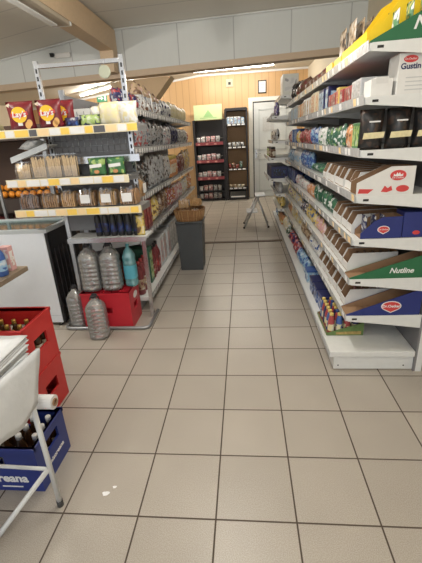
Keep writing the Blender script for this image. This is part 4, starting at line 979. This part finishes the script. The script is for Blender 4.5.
for i, (x, y, z, a) in enumerate(((-.075, -.07, .0135, .1), (.075, -.07, .0135, -.1), (-.075, .07, .0135, 0), (.075, .07, .0135, .05), (-.06, -.06, .15, .3), (.075, .05, .15, -.3))):
    r = spawn('rolls', P_loaf('bread_pack', .135, .135, .125, 'golden', 0, 5), (.158+x, 3.28+y, .6005+z), a if z > .1 else 0)
    tag(r, 'clear pack of rolls, %s in the wicker basket' % ('left of two on top' if i == 4 else 'right of two on top' if i == 5 else ('front left', 'front right', 'back left', 'back right')[i] + ' of the lower four'), 'bread', 'packs of rolls in the wicker basket')

# ---------------------------------------------------------------- black racks at the back wall
BK = M('rack_black', (.016, .014, .016), .45); RS = M('strip_red', (.24, .045, .055), .45)
RX, RY = .0, 8.45
t = tag(empty('display_rack', (0, 8.62, 0)), 'black display rack with dark red shelf strips and pale green header board', 'rack')
for x in (-.375, .345): MB().box((x-.025, -.18, 0), (x+.025, .18, 1.92), BK).build('side_panel', t)
MB().box((-.35, .165, .02), (.32, .18, 1.92), BK).build('back_panel', t)
SZ = [1.40, .99, .585, .25]
for z in SZ + [.05]:
    s = MB().box((-.349, -.18, z-.02), (.319, .164, z), BK).build('shelf', t)
    if z > .5:
        b = MB().box((-.349, -.190, z-.055), (.319, -.1805, z+.02), RS)
        for q in range(6): b.box((-.30+q*.10, -.1915, z-.045), (-.24+q*.10, -.1902, z-.005), RS if q % 2 else M('tag_pink', (.55, .25, .22), .5))
        b.build('price_strip', s)
        MB().tube([(-.34, -.175, z+.10), (.31, -.175, z+.10)], .006, CHROME, 6).build('guard_rail', s)
hb = tag(empty('header_board', (-.015, 8.55, 1.9205)), 'pale green header board standing on the black rack', 'sign')
MB().box((-.345, -.02, 0), (.33, .02, .33), M('header_green', (.56, .66, .36), .5, var=.06), .003).build('board', hb)
b = MB(); b.prism([(-.12, .06), (.12, .06), (0, .22)], 'y', -.0218, -.0206, M('header_mark', (.30, .52, .22), .5)); b.build('triangle_mark', hb)
b = MB(); b.prism([(-.20, .035), (.20, .035), (.20, .052), (-.20, .052)], 'y', -.0218, -.0206, MC['header_mark']); b.build('lettering_line', hb)
UB, UB2 = 'black rack under green board', 'tall black rack beside door'
def small(lvl, unit, x0, x1, z, yf, items): run(unit, lvl, 'E', x0, x1, yf, z+.0005, items)
for i, z in enumerate(SZ + [.05]):
    hz = .20 if i < 3 else .13
    small(['top shelf', 'second shelf', 'third shelf', 'fourth shelf', 'bottom shelf'][i], UB, -.34, .315, z, 8.47,
          [bag('white pack', 'white', 'pink', 'silver', .10, .15 if i != 1 else .17, .06, 2 if i < 3 else 1), bag('pink pack', 'pink', 'white', 'maroon', .11, hz*.85, .06, 2), bag('silver pack', 'silver', 'brown', 'white', .10, hz*.8, .06, 3), bag('black pack', 'black', 'silver', 'white', .11, .13, .06, 5)])
t = tag(empty('display_rack', (.645, 8.62, 0)), 'tall narrow black rack with rounded top standing left of the white door', 'rack')
for x in (-.249, .255): MB().box((x-.022, -.18, 0), (x+.022, .17, 2.08), BK, .004).build('side_panel', t)
b = MB().prism([(-.271, 2.081), (.277, 2.081), (.277, 2.11), (.25, 2.14), (-.244, 2.14), (-.271, 2.11)], 'y', -.18, .17, BK); b.build('top_panel', t)
MB().box((-.226, .155, .02), (.231, .17, 2.08), M('rack_board', (.42, .25, .12), .5, var=.1)).build('back_panel', t)
SZ2 = [1.78, 1.27, .76, .30, .05]
for z in SZ2:
    s = MB().box((-.2265, -.18, z-.02), (.2325, .154, z), BK).build('shelf', t)
    b = MB().box((-.2265, -.19, z-.03), (.2325, -.1805, z+.015), BK)
    if z < 1.8:
        for q in range(4): b.box((-.20+q*.11, -.1915, z-.022), (-.12+q*.11, -.1902, z+.008), TAGW if z != .05 else BK)
    b.build('price_strip', s)
for i, z in enumerate(SZ2):
    if i == 4: 
        q = tag(empty('storage_box', (.647, 8.60, .0505)), 'dark box on the bottom shelf of the tall black rack', 'box'); MB().box((-.21, -.14, 0), (.21, .14, .17), M('box_dark', (.05, .05, .05), .5), .006).build('box_body', q)
        MB().box((-.18, -.1425, .015), (.18, -.1405, .05), TAGW).build('paper_label', q)
        continue
    small(['top shelf', 'second shelf', 'third shelf', 'fourth shelf'][i], UB2, .425, .87, z, 8.47,
          [[bx('white pack', 'white', 'light blue', 'red', .07, .17, .06, 4), bx('blue pack', 'light blue', 'white', 'navy', .07, .15, .06, 2)],
           [bag('grey pack', 'grey', 'white', 'black', .09, .12, .06, 2), bag('silver pack', 'silver', 'black', 'white', .09, .13, .06, 3)],
           [bag('brown pack', 'brown', 'red', 'white', .08, .15, .06, 2), bag('red pack', 'red', 'brown', 'white', .07, .12, .06, 1), bag('green pack', 'dark green', 'grey', 'silver', .08, .20, .06, 2)],
           [bag('tan pack', 'tan', 'cream', 'brown', .09, .10, .06, 2), bag('cream pack', 'cream', 'white', 'tan', .09, .09, .06, 3)]][i])
# ---------------------------------------------------------------- step ladder
AL = M('aluminium', (.60, .61, .63), .3, .85)
t = tag(empty('step_ladder', (1.00, 5.45, 0)), 'small folding aluminium step ladder standing open near the white door', 'ladder')
for y in (-.19, .19):
    MB().tube([(-.20, y, .02), (.05, y, .545)], .017, AL, 8).build('front_leg', t)
    MB().tube([(.21, y, .02), (.03, y, .50)], .015, AL, 8).build('rear_leg', t)
    for x in (-.205, .213): MB().lathe([(.018, 0), (.018, .03)], SLOT, 8, c=(x, y, 0)).build('rubber_foot', t)
MB().box((-.01, -.185, .535), (.16, .185, .555), AL, .004).build('top_platform', t)
MB().box((-.16, -.18, .262), (.03, .18, .282), AL, .004).build('step', t)
MB().tube([(.165, -.19, .14), (.165, .19, .14)], .008, AL, 6).build('cross_bar', t)
# round tag hanging from the end display's top bar
t = tag(empty('hanging_disc', (-.168, 1.873, 1.975)), 'round grey-green disc hanging from the bar of the end display', 'sign')
b = MB(); b.prism(ellipse(.043, .043, 24), 'y', -.006, .006, M('disc_green', (.36, .38, .30), .5)); b.build('disc', t)
MB().tube([(0, 0, .042), (0, .005, .085)], .002, GREY_METAL, 5).build('hook', t)

# ---------------------------------------------------------------- labels for the rows
for (unit, lvl), items in ROWS.items():
    tot = {}; cnt = {}
    for r, look, cat in items: tot[look] = tot.get(look, 0)+1
    end = 'near end' if 'aisle' in unit else 'left'
    for r, look, cat in items:
        cnt[look] = cnt.get(look, 0)+1
        if tot[look] == 1: tag(r, 'only %s on %s of %s' % (look, lvl, unit), cat)
        else: tag(r, '%s, %s such from %s, %s of %s' % (look, nth(cnt[look]), end, lvl, unit), cat, '%ss, %s of %s' % (look, lvl, unit))
idx = {}
for unit, lvl, r, a, look, same in SACH:
    idx[(lvl, look)] = idx.get((lvl, look), 0)+1; n = idx[(lvl, look)]
    for s in same:
        if '_in' in s: del s['_in']
        tag(s, '%s sachet in %s %s from near end, %s, right side' % (a, nth(n), look, lvl), 'sachet', '%s sachets in %s %s, %s' % (a, nth(n), look, lvl))
